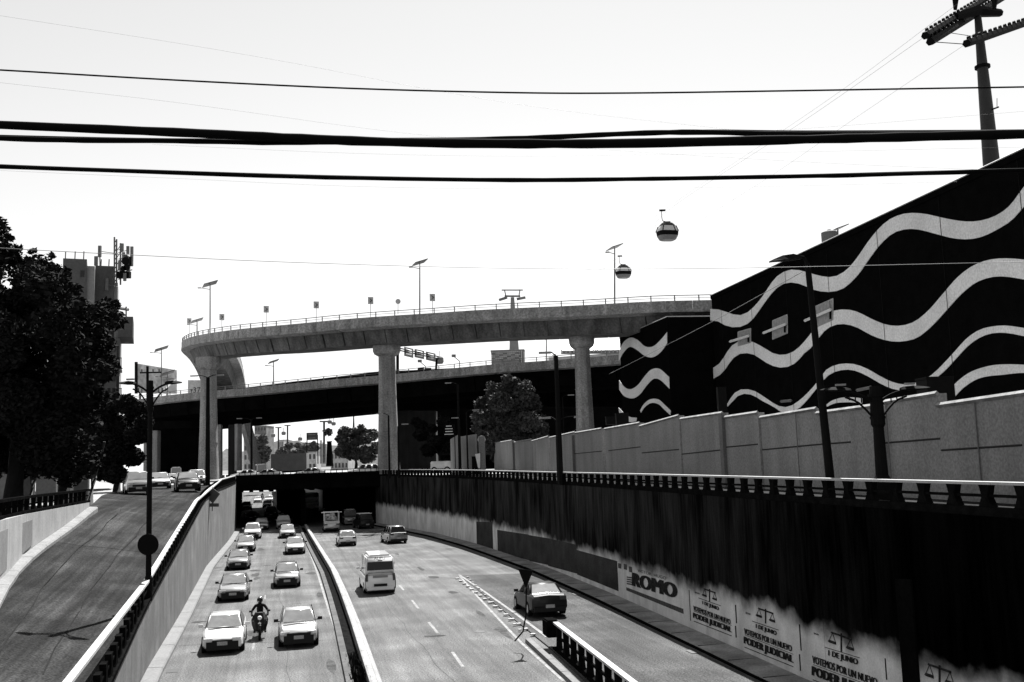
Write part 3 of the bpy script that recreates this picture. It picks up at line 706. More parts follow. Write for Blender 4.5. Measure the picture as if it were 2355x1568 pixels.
# near edge of the parapet, survey points with distances
E1 = [(1720, 687, 117), (1640, 690, 119), (1500, 693, 122), (1340, 702, 126), (1200, 708, 129), (1100, 713, 131), (965, 722, 134), (885, 727, 136), (780, 735, 139), (700, 743, 142), (600, 752, 147), (540, 758, 152), (490, 765, 158), (452, 772, 166), (430, 779, 175), (419, 790, 186)]
edge = [at(*p) for p in E1]
edge += [edge[-1] + Vector(q) for q in ((-1.8, 11, -.7), (-4.6, 25, -2.4), (-8.5, 42, -5.2))]
edge = smoothpath(edge, 3)
ctr = []
for i, p in enumerate(edge):
    t = (edge[min(i + 1, len(edge) - 1)] - edge[max(i - 1, 0)]); t.z = 0; t.normalize()
    ctr.append(p + Vector((t.y, -t.x, 0)) * 4.4 - Vector((0, 0, 1.05)))
DK = [(-4.6, -.35), (-4.6, .0), (4.6, .0), (4.6, -.35), (3.3, -.55), (-3.3, -.55)]
BX = [(-3.0, -.56), (3.0, -.56), (2.3, -2.5), (-2.3, -2.5)]
v1 = viaduct('high curved concrete viaduct ramp with railing sweeping across the top on three tall piers', ctr, 3.4, DK, BX, 1.05, 3.0)
for (px, y_, wtop, topy, hcap) in ((480, 163, 36, 830, 2.1), (889, 140.5, 40, 800, 1.5), (1337, 130.5, 37, 783, 1.6)):
    s_ = FPX / y_
    top = at(px, topy, y_); rt_ = wtop / s_ / 2; zb = 6.2
    c0 = min(ctr, key=lambda q: (q.xy - top.xy).length); top = at(px, topy, c0.y); top.z = c0.z - 2.52 - hcap
    base = Vector((top.x, top.y, zb)); H = top.z - zb
    P = MB(); Ns = 14; prof = []
    for i in range(7):
        t = i / 6; r_ = rt_ * (1 + .36 * (1 - t) ** 1.6); prof.append((base.z + H * t, r_))
    V = []; F = []
    for z, r_ in prof:
        for k in range(16):       # fluted octagon-like shaft
            a = 2 * math.pi * k / 16; q = r_ * (1.0 if k % 2 else .93); V.append((top.x + q * math.cos(a), top.y + q * math.sin(a), z))
    for i in range(len(prof) - 1):
        for k in range(16):
            k2 = (k + 1) % 16; F.append((i * 16 + k, i * 16 + k2, i * 16 + 16 + k2, i * 16 + 16 + k))
    pr = mesh('pier', V, F, PILL, v1)
    for z in (base.z + H * .33, base.z + H * .66):
        r_ = rt_ * (1 + .36 * (1 - (z - base.z) / H) ** 1.6) * 1.005
        MB().tube([(top.x, top.y, z), (top.x, top.y, z + .06)], r_, 16).build('casting_joint', CONCM, pr)
    # cap: rounded hammer head
    zc = c0.z - 2.52; hc = zc - top.z; b = MB(); pts = []
    w2 = rt_ * 1.62
    for z, q in ((top.z - .02, rt_ * 1.02), (top.z + hc * .2, w2 * .9), (top.z + hc * .5, w2), (zc, w2)):
        for k in range(16):
            a = 2 * math.pi * k / 16; ex = 2.6
            cx_ = math.copysign(abs(math.cos(a)) ** (2 / ex), math.cos(a)); sx_ = math.copysign(abs(math.sin(a)) ** (2 / ex), math.sin(a))
            pts.append((top.x + q * cx_, top.y + q * .8 * sx_, z))
    F = [(i * 16 + k, i * 16 + (k + 1) % 16, i * 16 + 16 + (k + 1) % 16, i * 16 + 16 + k) for i in range(3) for k in range(16)] + [tuple(range(48, 64))]
    mesh('pier_head', pts, F, PILL, pr)
    for sx_ in (-1, 1):
        box('bearing', (top.x + sx_ * rt_ * .8, top.y, zc + .009), (rt_ * .5, rt_ * .5, .16), DARKM, pr)

# ------------------------------------------------------------------ lower viaduct crossing behind
E2 = [(1480, 812, 148), (1420, 816, 150), (1250, 830, 156), (1130, 838, 160), (1000, 851, 165), (900, 861, 169), (780, 871, 174), (700, 879, 178), (600, 889, 183), (545, 894, 186), (440, 903, 192), (360, 912, 197), (300, 921, 201)]
edge2 = [at(*p) for p in E2]; edge2 = smoothpath(edge2, 2)
ctr2 = []
for i, p in enumerate(edge2):
    t = (edge2[min(i + 1, len(edge2) - 1)] - edge2[max(i - 1, 0)]); t.z = 0; t.normalize()
    ctr2.append(p + Vector((t.y, -t.x, 0)) * 9 - Vector((0, 0, 1.0)))
DK2 = [(-9.2, -.35), (-9.2, .0), (9.2, .0), (9.2, -.35), (8.4, -.5), (-8.4, -.5)]
BX2 = [(-8.0, -.51), (8.0, -.51), (7.6, -3.0), (-7.6, -3.0)]
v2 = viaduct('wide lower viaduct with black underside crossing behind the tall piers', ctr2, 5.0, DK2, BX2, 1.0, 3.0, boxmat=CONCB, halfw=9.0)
# a second, lower deck right behind, whose soffit closes the view
E3 = [(1480, 935, 168), (1250, 935, 176), (1000, 942, 186), (875, 945, 192), (700, 962, 200), (560, 976, 207), (500, 981, 210), (420, 990, 216), (300, 1002, 222)]
e3 = [at(*p) for p in E3]
v3 = thing('viaduct', e3[4], 'black second carriageway deck hanging below the lower viaduct', 'viaduct')
for a, b in zip(e3, e3[1:]):
    g = (b - a).normalized() * .02
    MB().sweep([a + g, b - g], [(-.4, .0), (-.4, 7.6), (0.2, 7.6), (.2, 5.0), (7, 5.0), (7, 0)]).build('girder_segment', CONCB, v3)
# dark abutments and columns under it
def pier_block(px0, px1, ytop, Y, m_, label, dep=3, z0=6.1):
    a = at(px0, ytop, Y); b = at(px1, ytop, Y); T = thing('bridge_pier', (a.x, Y, z0), label, 'pier')
    zt = (a.z + b.z) / 2; box('shaft', ((a.x + b.x) / 2, Y + dep / 2, (z0 + zt) / 2), (abs(b.x - a.x), dep, zt - z0), m_, T, bevel=.08)
    box('footing', ((a.x + b.x) / 2, Y + dep / 2, z0 + .3), (abs(b.x - a.x) + .6, dep + .6, .6), m_, T)
    return T
pier_block(365, 452, 985, 205, CONCB, 'broad black abutment under the left end of the lower viaduct', 6)
pier_block(330, 362, 990, 200, PILL, 'pale concrete column beside the street lamp at the left abutment', 2)
pier_block(497, 508, 976, 195, PILL, 'slim pale column just right of the left tall pier', 1.2)
pier_block(524, 540, 976, 196, CONCD, 'dark narrow column second right of the left tall pier', 1.5)
pier_block(905, 1000, 940, 190, CONCD, 'broad dark pier just right of the middle tall pier', 5)
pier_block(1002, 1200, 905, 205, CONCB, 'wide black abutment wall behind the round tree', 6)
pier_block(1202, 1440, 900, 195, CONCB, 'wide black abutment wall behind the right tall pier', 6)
sl = thing('inclined_strut', at(590, 1075, 190), 'leaning pale concrete strut under the lower viaduct', 'strut')
MB().tube([at(565, 975, 190), at(592, 1082, 190)], [1.1, 1.0], 4).build('strut', PILL, sl)
sl = thing('inclined_strut', at(560, 1075, 186), 'leaning dark strut just left of the pale leaning strut', 'strut')
MB().tube([at(548, 975, 186), at(548, 1082, 186)], [.7, .7], 4).build('strut', CONCM, sl)

# ------------------------------------------------------------------ lamps and signs on the viaducts
def solar(px, y0, y1, Y, label, tilt=.35, wd_=35):
    top = at(px, y0, Y); bot = at(px, y1, Y); T = thing('solar_street_light', bot, label, 'street light', 'solar panel street lights on the viaducts')
    tube('pole', [bot, top], [.12, .08], STEEL2, T, 6)
    s_ = wd_ / (FPX / Y); R = Matrix.Rotation(.5, 3, 'Z') @ Matrix.Rotation(-.33, 3, 'Y') @ Matrix.Rotation(-.15, 3, 'X')
    MB().box(top + Vector((0, 0, .1)), (s_ * .95, s_ * .8, .09), ax=R).build('solar_panel', SOLAR, T)
    MB().tube([top - Vector((0, 0, .8)), top + Vector((-s_ * .5, -s_ * .5, -.7))], .05, 5).build('lamp_arm', STEEL2, T)
    box('lamp_head', top + Vector((-s_ * .55, -s_ * .5, -.72)), (.5, .3, .1), DARKM, T)
    return T
solar(483, 654, 766, 156, 'solar street light above the left tall pier')
solar(965, 605, 723, 136, 'solar street light in the middle of the high viaduct')
solar(1413, 570, 700, 125, 'solar street light on the high viaduct beside the lower gondola')
solar(453, 738, 776, 178, 'low solar street light at the left bend of the high viaduct', wd_=28)
solar(629, 832, 886, 181, 'small solar street light on the lower viaduct between two piers', wd_=25)
solar(371, 803, 912, 198, 'solar street light on the lower viaduct beside the billboard', wd_=32)
solar(385, 859, 912, 205, 'solar panel light half hidden by the ornate street lamp', wd_=34)
solar(1256, 770, 832, 158, 'solar street light behind the lower viaduct left of the right pier', wd_=26)
solar(1926, 528, 640, 105, 'large solar street light rising behind the mural building roof', wd_=44)
wt = thing('water_tank', at(1908, 640, 104), 'grey water tank on the roof of the mural building', 'water tank')
p = at(1908, 560, 104); MB().tube([p - Vector((0, 0, 3)), p + Vector((0, 0, 1.2)), p + Vector((0, 0, 1.35))], [.85, .85, .55], 14).build('tank', FAR2, wt, smooth=False)
MB().tube([p + Vector((0, 0, 1.35)), p + Vector((0, 0, 1.5))], [.2, .2], 8).build('lid', DARKM, wt)
for i, (px, py, y1, Y) in enumerate(((435, 738, 776, 176), (510, 729, 762, 155), (612, 711, 750, 146), (727, 701, 740, 140.5), (852, 691, 729, 136.8), (994, 684, 719, 133.2))):
    T = thing('chevron_sign', at(px, y1, Y), ['grey chevron sign at the far left bend of the high viaduct', 'grey chevron sign just right of the left tall solar light', 'grey chevron sign second from the left tall solar light', 'grey chevron sign halfway between the left and middle solar lights', 'grey chevron sign next left of the middle solar light', 'grey chevron sign right of the middle solar light'][i], 'sign', 'chevron signs along the high viaduct')
    tube('pole', [at(px, y1, Y), at(px, py, Y)], .04, STEEL2, T, 5)
    p = at(px, py, Y); box('sign_plate', p, (.75, .06, 1.0), SIGNG, T, .3)
    M = MB(); M.box(p + Vector((0.0, -.05, .15)), (.5, .04, .12), ax=Matrix.Rotation(.7, 3, 'Y')); M.box(p + Vector((0.0, -.05, -.15)), (.5, .04, .12), ax=Matrix.Rotation(-.7, 3, 'Y')); M.build('chevron', STEEL2, T, kind='stuff')
T = thing('round_sign', at(915, 722, 135), 'small round sign between two chevron signs on the high viaduct', 'sign')
tube('pole', [at(915, 722, 135), at(915, 695, 135)], .04, STEEL2, T, 5); p = at(915, 693, 134.9)
MB().tube([p, p + Vector((0, .06, 0))], .36, 14).build('sign_plate', SIGNG, T)
# gantry with three boards on the lower viaduct
ga = thing('sign_gantry', at(914, 863, 172), 'overhead sign gantry with three direction boards on the lower viaduct', 'sign gantry')
tube('post', [at(914, 863, 172), at(914, 800, 172)], .28, DARKM, ga, 6); tube('post', [at(1002, 857, 196), at(1004, 824, 196)], .25, DARKM, ga, 6)
for dy in (0, 5): tube('beam', [at(906, 798 + dy, 172), at(1008, 820 + dy, 196)], .12, DARKM, ga, 5)
for i, (x0, x1, y0, y1, Y) in enumerate(((929, 950, 797, 820, 178), (953, 975, 802, 823, 184), (979, 1001, 808, 829, 190))):
    a, b, c, d = at(x0, y0, Y - .5), at(x1, y0 + 5, Y + 3), at(x1, y1 + 3, Y + 3), at(x0, y1 - 2, Y - .5); k = Vector((0, .15, 0))
    bd = mesh('sign_board', [a, b, c, d, a + k, b + k, c + k, d + k], [(0, 3, 2, 1), (4, 5, 6, 7), (0, 1, 5, 4), (1, 2, 6, 5), (2, 3, 7, 6), (3, 0, 4, 7)], mat('green_sign_face', .09, .6, .1, 3, 0, 1), ga)
    for k2 in range(3):
        u = Vector((0, -.06, 0)); yv = .25 + k2 * .22; p0 = a.lerp(d, yv).lerp(b.lerp(c, yv), .2) + u; p1 = a.lerp(d, yv).lerp(b.lerp(c, yv), .8) + u
        MB().tube([p0, p1], .14, 4).build('text_line', WHITEP, bd)
T = thing('gondola_cabin', at(1011, 828, 215), 'tiny distant gondola just right of the sign gantry', 'gondola'); p = at(1011, 828, 215)
MB().tube([p + Vector((0, 0, -.8)), p + Vector((0, 0, -.4)), p + Vector((0, 0, .5)), p + Vector((0, 0, .8))], [.6, .85, .8, .4], 10).build('cabin', FAR2, T)
tube('hanger', [p + Vector((0, 0, .8)), p + Vector((0, 0, 2))], .05, DARKM, T, 5)
for i, (px, y0, y1, Y) in enumerate(((1048, 818, 846, 168), (970, 830, 858, 174))):
    T = thing('camera_mast', at(px + 8, y1, Y), ['thin camera mast on the lower viaduct, right of the gantry', 'short camera mast on the lower viaduct below the gantry boards'][i], 'mast')
    tube('pole', [at(px + 9, y1, Y), at(px + 8, y0 + 12, Y), at(px - 3, y0 + 3, Y)], .07, DARKM, T, 5); box('camera_box', at(px - 5, y0, Y), (.7, .4, .45), STEEL2, T)
for px, Y, lb in ((968, 171, 'dark cabinet pair beside the short camera mast'), (984, 171.5, 'dark cabinet at the foot of the gantry')):
    T = thing('equipment_box', at(px, 862, Y), lb, 'cabinet'); p = at(px, 856, Y); box('case', p, (1.1, .6, 1.5), DARKM, T); box('base', p - Vector((0, 0, .85)), (1.3, .7, .2), CONCM, T)

# ------------------------------------------------------------------ mural building
dF = Vector((math.sin(math.radians(-9.2)), math.cos(math.radians(-9.2)), 0)); nF = Vector((-dF.y, dF.x, 0))   # facade faces left
PF = Vector((dF.y, -dF.x, 0)) * 41.0                     # a point of the facade plane, 41 m right of the axis
def fac(px, py, g=0): return onplane(px, py, PF, nF) + nF * g
mb = thing('mural_building', fac(1637, 1000), 'big black building with wavy pale mural stripes behind the grey wall', 'building')
c1 = fac(1635, 680); c2 = fac(2354, 345)
zr = (c1.z + c2.z) / 2 ; farp = Vector((c1.x, c1.y, 0)); nearp = farp - dF * 135
A, B = farp, nearp; bk = -nF * 28
def prism4(name, base, z0, z1, m_, parent):
    k = len(base); V = [(p.x, p.y, z0) for p in base] + [(p.x, p.y, z1) for p in base]
    return mesh(name, V, [tuple(range(k)), tuple(range(2 * k - 1, k - 1, -1))] + [(i, i + k, (i + 1) % k + k, (i + 1) % k) for i in range(k)], m_, parent)
prism4('body', [A, B, B + bk, A + bk], 5.9, c1.z - .25, MURALB, mb)
# roof edge follows the photographed line: slightly rising towards the viewer
V = [c1 + Vector((0, 0, -.25)) + nF * .15, c1 + nF * .15]; nn_ = Vector((nearp.x, nearp.y, c2.z + (c2.z - c1.z) * .6))
rl_ = [c1 + nF * .12, nn_ + nF * .12]
zz1, zz2 = c1.z, nn_.z
mesh('roof_edge', [rl_[0] - Vector((0, 0, .45)), rl_[1] - Vector((0, 0, .45 + max(0, zz2 - zz1))), rl_[1], rl_[0], rl_[0] + bk - Vector((0, 0, .45)), rl_[1] + bk - Vector((0, 0, .45 + max(0, zz2 - zz1))), rl_[1] + bk, rl_[0] + bk],
     [(0, 1, 2, 3), (4, 7, 6, 5), (0, 4, 5, 1), (3, 2, 6, 7), (0, 3, 7, 4), (1, 5, 6, 2)], MURALB, mb)
MB().tube([rl_[0] + Vector((0, 0, .03)), rl_[1] + Vector((0, 0, .03))], .05, 4).build('roof_flashing', STEEL, mb)
def CV(x, y): return (1380 + .469 * x, 414 + .469 * y)
def ribbon(name, up, lo, parent, m_=STRIPE, P=None, n=None, g=.05, k=6):
    P = P or PF; n = n or nF
    U = smoothpath([Vector((*CV(*p), 0)) for p in up], k); L = smoothpath([Vector((*CV(*p), 0)) for p in lo], k)
    def resN(pts, N):
        d = [0]
        for a, b in zip(pts, pts[1:]): d.append(d[-1] + (b - a).length)
        out = []
        for i in range(N + 1):
            t = d[-1] * i / N; j = 0
            while j < len(d) - 2 and d[j + 1] < t: j += 1
            q = 0 if d[j + 1] == d[j] else (t - d[j]) / (d[j + 1] - d[j]); out.append(pts[j].lerp(pts[j + 1], min(1, max(0, q))))
        return out
    N = 60; U = resN(U, N); L = resN(L, N); V = []; F = []
    for a, b in zip(U, L):
        pa = onplane(a.x, a.y, P, n); pb = onplane(b.x, b.y, P, n)
        V += [pa + n * g, pb + n * g, pa + n * .001, pb + n * .001]
    for i in range(N):
        q = 4 * i; F += [(q, q + 1, q + 5, q + 4), (q, q + 4, q + 6, q + 2), (q + 1, q + 3, q + 7, q + 5)]
    F += [(0, 2, 3, 1), (4 * N, 4 * N + 1, 4 * N + 3, 4 * N + 2)]
    return mesh(name, V, F, m_, parent)
# stripes: upper and lower outline (survey sheet coordinates)
ribbon('mural_stripe', [(541, 632), (590, 636), (640, 655), (690, 662), (735, 640), (790, 580), (840, 505), (880, 462), (930, 440), (980, 442), (1010, 450), (1050, 462), (1110, 475), (1160, 470), (1215, 435), (1265, 375), (1320, 295), (1380, 225), (1440, 182), (1510, 162), (1590, 165), (1680, 185), (1780, 202), (1860, 200), (1940, 175), (2010, 125), (2078, 35), (2180, -90), (2300, -200), (2420, -250)],
       [(541, 688), (580, 693), (620, 715), (665, 722), (710, 712), (750, 680), (800, 610), (850, 545), (895, 510), (950, 502), (1000, 517), (1040, 535), (1090, 547), (1140, 547), (1195, 530), (1260, 470), (1310, 400), (1370, 320), (1430, 265), (1490, 242), (1560, 242), (1640, 262), (1730, 285), (1810, 290), (1880, 275), (1960, 235), (2020, 195), (2078, 130), (2190, 0), (2310, -110), (2430, -150)], mb)
ribbon('mural_stripe', [(555, 920), (590, 895), (625, 840), (660, 800), (700, 788), (745, 792), (800, 820), (850, 850), (900, 857), (950, 840), (990, 805), (1028, 760), (1060, 715), (1095, 665), (1140, 642), (1200, 634), (1260, 645), (1330, 680), (1400, 708), (1470, 714), (1540, 695), (1610, 640), (1680, 560), (1750, 480), (1820, 425), (1890, 395), (1960, 384), (2030, 385), (2078, 390), (2200, 410), (2420, 470)],
       [(557, 973), (600, 945), (635, 895), (670, 858), (715, 848), (760, 858), (810, 892), (860, 915), (910, 918), (960, 895), (1000, 850), (1028, 828), (1060, 790), (1100, 740), (1145, 712), (1200, 706), (1260, 722), (1330, 760), (1400, 785), (1470, 792), (1550, 775), (1620, 722), (1690, 648), (1760, 570), (1830, 510), (1900, 480), (1970, 472), (2040, 480), (2078, 487), (2200, 505), (2420, 570)], mb)
ribbon('mural_stripe', [(622, 1100), (640, 1070), (670, 1035), (710, 1024), (760, 1035), (800, 1060), (860, 1100), (900, 1113), (940, 1105), (990, 1070), (1040, 1020), (1080, 970), (1110, 930), (1150, 908), (1200, 899), (1250, 903), (1310, 925), (1380, 965), (1440, 992), (1500, 1002), (1560, 990), (1620, 960), (1680, 905), (1740, 840), (1800, 775), (1860, 735), (1920, 718), (1990, 713), (2078, 725), (2200, 745), (2420, 820)],
       [(626, 1110), (650, 1085), (680, 1055), (720, 1047), (760, 1060), (800, 1085), (850, 1110), (890, 1138), (930, 1140), (980, 1115), (1035, 1055), (1080, 998), (1120, 957), (1160, 937), (1210, 929), (1260, 937), (1320, 965), (1380, 1000), (1440, 1025), (1500, 1032), (1560, 1020), (1620, 990), (1690, 935), (1750, 870), (1810, 808), (1870, 768), (1930, 750), (2000, 750), (2078, 765), (2200, 790), (2420, 870)], mb)
ribbon('mural_stripe', [(1105, 1105), (1140, 1080), (1190, 1066), (1240, 1065), (1285, 1070)], [(1108, 1113), (1150, 1095), (1190, 1090), (1240, 1090), (1285, 1095)], mb)
ribbon('mural_stripe', [(1710, 1035), (1750, 990), (1810, 945), (1880, 918), (1960, 904), (2078, 905), (2200, 915)], [(1740, 1062), (1780, 1020), (1840, 980), (1900, 962), (1970, 955), (2078, 945), (2200, 955)], mb)
for k in range(13):
    q = farp - dF * (3 + k * 8.5) + nF * .07; zt_ = c1.z - .6
    MB().box((q.x, q.y, (6 + zt_) / 2), (.02, .035, zt_ - 6), math.radians(9.2)).build('panel_joint', BLACK, mb)
# windows with frames and sunlit ledges
WF = mat('window_frame_pale', .3, .7, .1, 3, 0, 1); WG = mat('window_pane_pale', .2, .5, .3, 3, .2, 20)
for (x0, y0, x1, y1, lx) in ((678, 745, 740, 728, 650), (848, 690, 920, 660, 815), (1052, 622, 1144, 582, 1020)):
    hgt = (70, 92, 105)[(x0 > 700) + (x0 > 1000)]
    a, b = fac(*CV(x0, y0), .06), fac(*CV(x1, y1), .06); c, d = fac(*CV(x1, y1 + hgt), .06), fac(*CV(x0, y0 + hgt), .06)
    wdo = mesh('window', [a, b, c, d] + [q - nF * .055 for q in (a, b, c, d)], [(0, 3, 2, 1), (4, 5, 6, 7), (0, 1, 5, 4), (1, 2, 6, 5), (2, 3, 7, 6), (3, 0, 4, 7)], WG, mb)
    for t in (0, 1):
        MB().tube([a.lerp(b, t), d.lerp(c, t)], .06, 4).build('frame', WF, wdo)
    MB().tube([a, b], .06, 4).build('frame', WF, wdo)
    e, f_ = fac(*CV(lx, y0 + hgt * .58 + 6), .35), fac(*CV(x1 + 4, y1 + hgt * .5), .35)
    MB().tube([e, f_], .13, 4).build('ledge', STRIPE, wdo)
    g_, h_ = fac(*CV(x1 - 6, y1 + hgt * .5), .2), fac(*CV(x1 - 6, y1 + hgt * .95), .2); MB().tube([g_, h_], .1, 4).build('shutter', MURALB, wdo)
for q in ((1275, 1030, 1345, 1015), (900, 1085, 950, 1080)):
    a, b = fac(*CV(q[0], q[1]), .3), fac(*CV(q[2], q[3]), .3); MB().tube([a, b], .13, 4).build('awning_bar', STEEL2, mb)

# smaller mural block in front (left) of it
P2 = PF + nF * 5.0
def fac2(px, py, g=0): return onplane(px, py, P2, nF) + nF * g
m2 = thing('mural_building', fac2(1430, 960), 'small black mural annex with short wavy stripes left of the big mural building', 'building')
a = fac2(1424, 775); b = fac2(1533, 728); z_ = (a.z + b.z) / 2
A = Vector((a.x, a.y, 0)); B = Vector((b.x, b.y, 0)); bk2 = Vector((math.sin(math.radians(80)), math.cos(math.radians(80)), 0)) * 22
mesh('body', [(A.x, A.y, 6), (B.x, B.y, 6), (B.x + bk2.x, B.y + bk2.y, 6), (A.x + bk2.x, A.y + bk2.y, 6), a, b, (B.x + bk2.x, B.y + bk2.y, b.z), (A.x + bk2.x, A.y + bk2.y, a.z)], [(0, 1, 2, 3), (4, 7, 6, 5), (0, 4, 5, 1), (1, 5, 6, 2), (2, 6, 7, 3), (3, 7, 4, 0)], MURALB, m2)
MB().tube([a, b, b + bk2], .06, 4).build('roof_flashing', STEEL, m2)
for up, lo in (([(93, 840), (115, 795), (150, 772), (185, 785), (220, 815), (260, 815), (300, 780), (328, 745)], [(91, 887), (115, 845), (145, 818), (180, 832), (220, 862), (260, 868), (300, 840), (328, 800)]),
               ([(93, 980), (120, 1015), (150, 1025), (185, 1005), (220, 960), (250, 930), (290, 925), (338, 965)], [(94, 1028), (120, 1060), (160, 1070), (195, 1050), (230, 1005), (262, 975), (295, 980), (340, 1022)]),
               ([(91, 1115), (105, 1130), (125, 1150), (150, 1162), (180, 1165)], [(93, 1140), (105, 1155), (125, 1178), (150, 1186), (178, 1182)]),
               ([(196, 1130), (215, 1098), (245, 1075), (285, 1075), (320, 1105), (346, 1130)], [(200, 1140), (220, 1112), (250, 1093), (285, 1098), (315, 1125), (344, 1152)])):
    ribbon('mural_stripe', up, lo, m2, P=P2, g=.04)

# ------------------------------------------------------------------ grey boundary wall in stepped panels
dW = dF; nW = nF; PW = Vector((dW.y, -dW.x, 0)) * 20.5
def wl(px, py): return onplane(px, py, PW, nW)
gw = thing('boundary_wall', wl(1700, 1080), 'long stepped grey rendered boundary wall below the mural building', 'wall')
PN = [(1136, 1019, 1178, 1012), (1180, 1017, 1222, 1010), (1224, 1014, 1262, 1003), (1264, 1006, 1322, 993), (1324, 995, 1385, 985), (1390, 986, 1471, 972), (1472, 980, 1563, 955), (1565, 963, 1661, 949), (1663, 960, 1745, 948), (1748, 960, 1878, 939), (1880, 950, 2030, 930), (2034, 924, 2156, 904), (2158, 932, 2354, 904)]
JN = {4: (1322, 1043, 1385, 1037), 5: (1399, 1036, 1474, 1027), 6: (1478, 1041, 1563, 1033), 7: (1568, 1044, 1661, 1034), 8: (1671, 1028, 1745, 1021), 9: (1753, 1034, 1878, 1022), 10: (1880, 1022, 1959, 1016), 11: (1964, 1024, 2163, 1008), 12: (2168, 1035, 2354, 1023)}
for i, (x0, y0, x1, y1) in enumerate(PN):
    a, b = wl(x0, y0), wl(x1, y1)
    if i == len(PN) - 1: b = b + (b - a) * .6
    g = (b - a).normalized() * .02; a2 = a + g; b2 = b - g; off_ = nW * (.0 if i % 2 else .06)
    lo = lambda p: Vector((p.x, p.y, 5.7))
    V = [a2 + off_, b2 + off_, lo(b2) + off_, lo(a2) + off_]; V += [q - nW * .35 for q in V]
    mesh('wall_panel', V, [(0, 3, 2, 1), (4, 5, 6, 7), (0, 1, 5, 4), (1, 2, 6, 5), (2, 3, 7, 6), (3, 0, 4, 7)], GREYW, gw)
    MB().tube([a2 + off_ + nW * .02, b2 + off_ + nW * .02], .09, 4).build('coping', CONCM, gw)
    if i in JN:
        q = JN[i]; p0, p1 = wl(q[0], q[1]) + off_, wl(q[2], q[3]) + off_
        MB().tube([p0 + nW * .005, p1 + nW * .005], .035, 4).build('dark_joint', CONCD, gw)  # dark line of the horizontal joint
for (x, y0, y1, wd_) in ((1664, 950, 1090, .5), (1320, 1000, 1078, .18), (1182, 1015, 1077, .1), (1833, 948, 1090, .04), (2041, 925, 1100, .04), (2246, 925, 1105, .04)):
    a, b = wl(x, y0), wl(x + (y1 - y0) * .07, y1); c = (a + b) / 2; top = a.z
    box('pilaster', (a.x + nW.x * .1, a.y + nW.y * .1, (5.7 + top) / 2), (.3 if wd_ > .09 else .03, wd_, top - 5.7), mat('pilaster_grey', .12, .9, .1, 1, .2, 10, world=True), gw, rz=math.radians(9.2))
# bits on top of the wall: planters, poles
for (x, y, w_, h_) in ((1405, 968, .9, .6), (1430, 966, 1.0, 1.0), (1660, 930, .5, 1.9), (2150, 900, 1.0, .9)):
    p = onplane(x, y, PW - nW * 1.2, nW); T = thing('roof_box', p, {1405: 'small dark box on the boundary wall, below the annex, left one', 1430: 'small dark box on the boundary wall, below the annex, right one', 1660: 'dark pillar box behind the boundary wall below the big mural', 2150: 'dark box behind the boundary wall at the right edge'}[x], 'box')
    box('case', p, (w_, w_, h_), DARKM, T); box('lid', p + Vector((0, 0, h_ / 2 + .04)), (w_ * 1.05, w_ * 1.05, .08), DARKM, T)

# gate house end at the left of the grey wall
gh = thing('gate_wall', at(1085, 1050, 140), 'pale gate wall with sloping top left of the boundary wall', 'wall')
for x0, yt0, x1, yt1 in ((1035, 1010, 1052, 1000), (1056, 1004, 1094, 998)):
    a, b = at(x0, yt0, 134), at(x1, yt1, 128); lo = lambda p: Vector((p.x, p.y, 6)); V = [a, b, lo(b), lo(a)]; V += [q + Vector((.1, .35, 0)) for q in V]
    mesh('wall_panel', V, [(0, 3, 2, 1), (4, 5, 6, 7), (0, 1, 5, 4), (1, 2, 6, 5), (2, 3, 7, 6), (3, 0, 4, 7)], GREYW, gh)
a = at(1107, 1003, 126); box('gate_pillar', (a.x, a.y, (6 + a.z) / 2), (.8, .8, a.z - 6), GREYW, gh); MB().tube([a + Vector((0, -.3, -.4)), a + Vector((0, -.2, -.4))], .5, 12).build('clock', WHITEP, gh)
a = at(1100, 1030, 127.2); box('gate', (a.x - .1, a.y, 7.2), (1.6, .1, 2.4), DARKM, gh)
T = thing('banner', at(1100, 1055, 118), 'white tapered banner standing behind the balustrade by the gate', 'banner')
a, b, c, d = at(1092, 1044, 118), at(1104, 1042, 118), at(1104, 1076, 118), at(1099, 1076, 118); V = [a, b, c, d]; V += [q + Vector((0, .12, 0)) for q in V]
mesh('cloth', V, [(0, 3, 2, 1), (4, 5, 6, 7), (0, 1, 5, 4), (1, 2, 6, 5), (2, 3, 7, 6), (3, 0, 4, 7)], WHITEP, T); tube('pole', [at(1105, 1040, 118), at(1105, 1088, 118)], .04, DARKM, T, 5)
bs = thing('direction_sign', at(1047, 1000, 122), 'dark direction sign with pale text lines beside the hooked lamp', 'sign')
a = at(1033, 989, 122); box('sign_board', a, (1.35, .12, 1.5), BLACK, bs)
for k, w_ in enumerate((.7, .9, .9, 1.1)):
    box('text_line', a + Vector((-.05, -.09, .5 - k * .33)), (w_, .05, .09), WHITEP, bs)
tube('pole', [at(1047, 1080, 122), at(1045, 985, 122)], .06, DARKM, bs, 6)
# long white bus or trailer roofs behind the gate
# ------------------------------------------------------------------ cable car towers, cables and gondolas
TG = mat('tower_grey', .02, .7, .2, .5, .2, 6, streak=.15)
tw = thing('cable_car_tower', at(2272, 380, 88), 'tall tapered cable car tower with wheel batteries at the upper right', 'tower')
YT = 88
tb, tt = at(2272, 384, YT), at(2247, 30, YT); ax_ = Vector((tt.x, tt.y, 0)); base_ = Vector((tt.x, tt.y, 6)); s_ = YT / FPX
pts = [Vector((tt.x, tt.y, z)) for z in (6, 12, tb.z, (tb.z + tt.z) / 2, tt.z)]
MB().tube(pts, [27 * s_, 25 * s_, 19 * s_, 14 * s_, 7.5 * s_], 16).build('mast', TG, tw, smooth=True)
for z in (tb.z + 3, (tb.z + tt.z) / 2 + 2): MB().tube([(tt.x, tt.y, z), (tt.x, tt.y, z + .25)], 17.5 * s_, 16).build('flange', DARKM, tw)
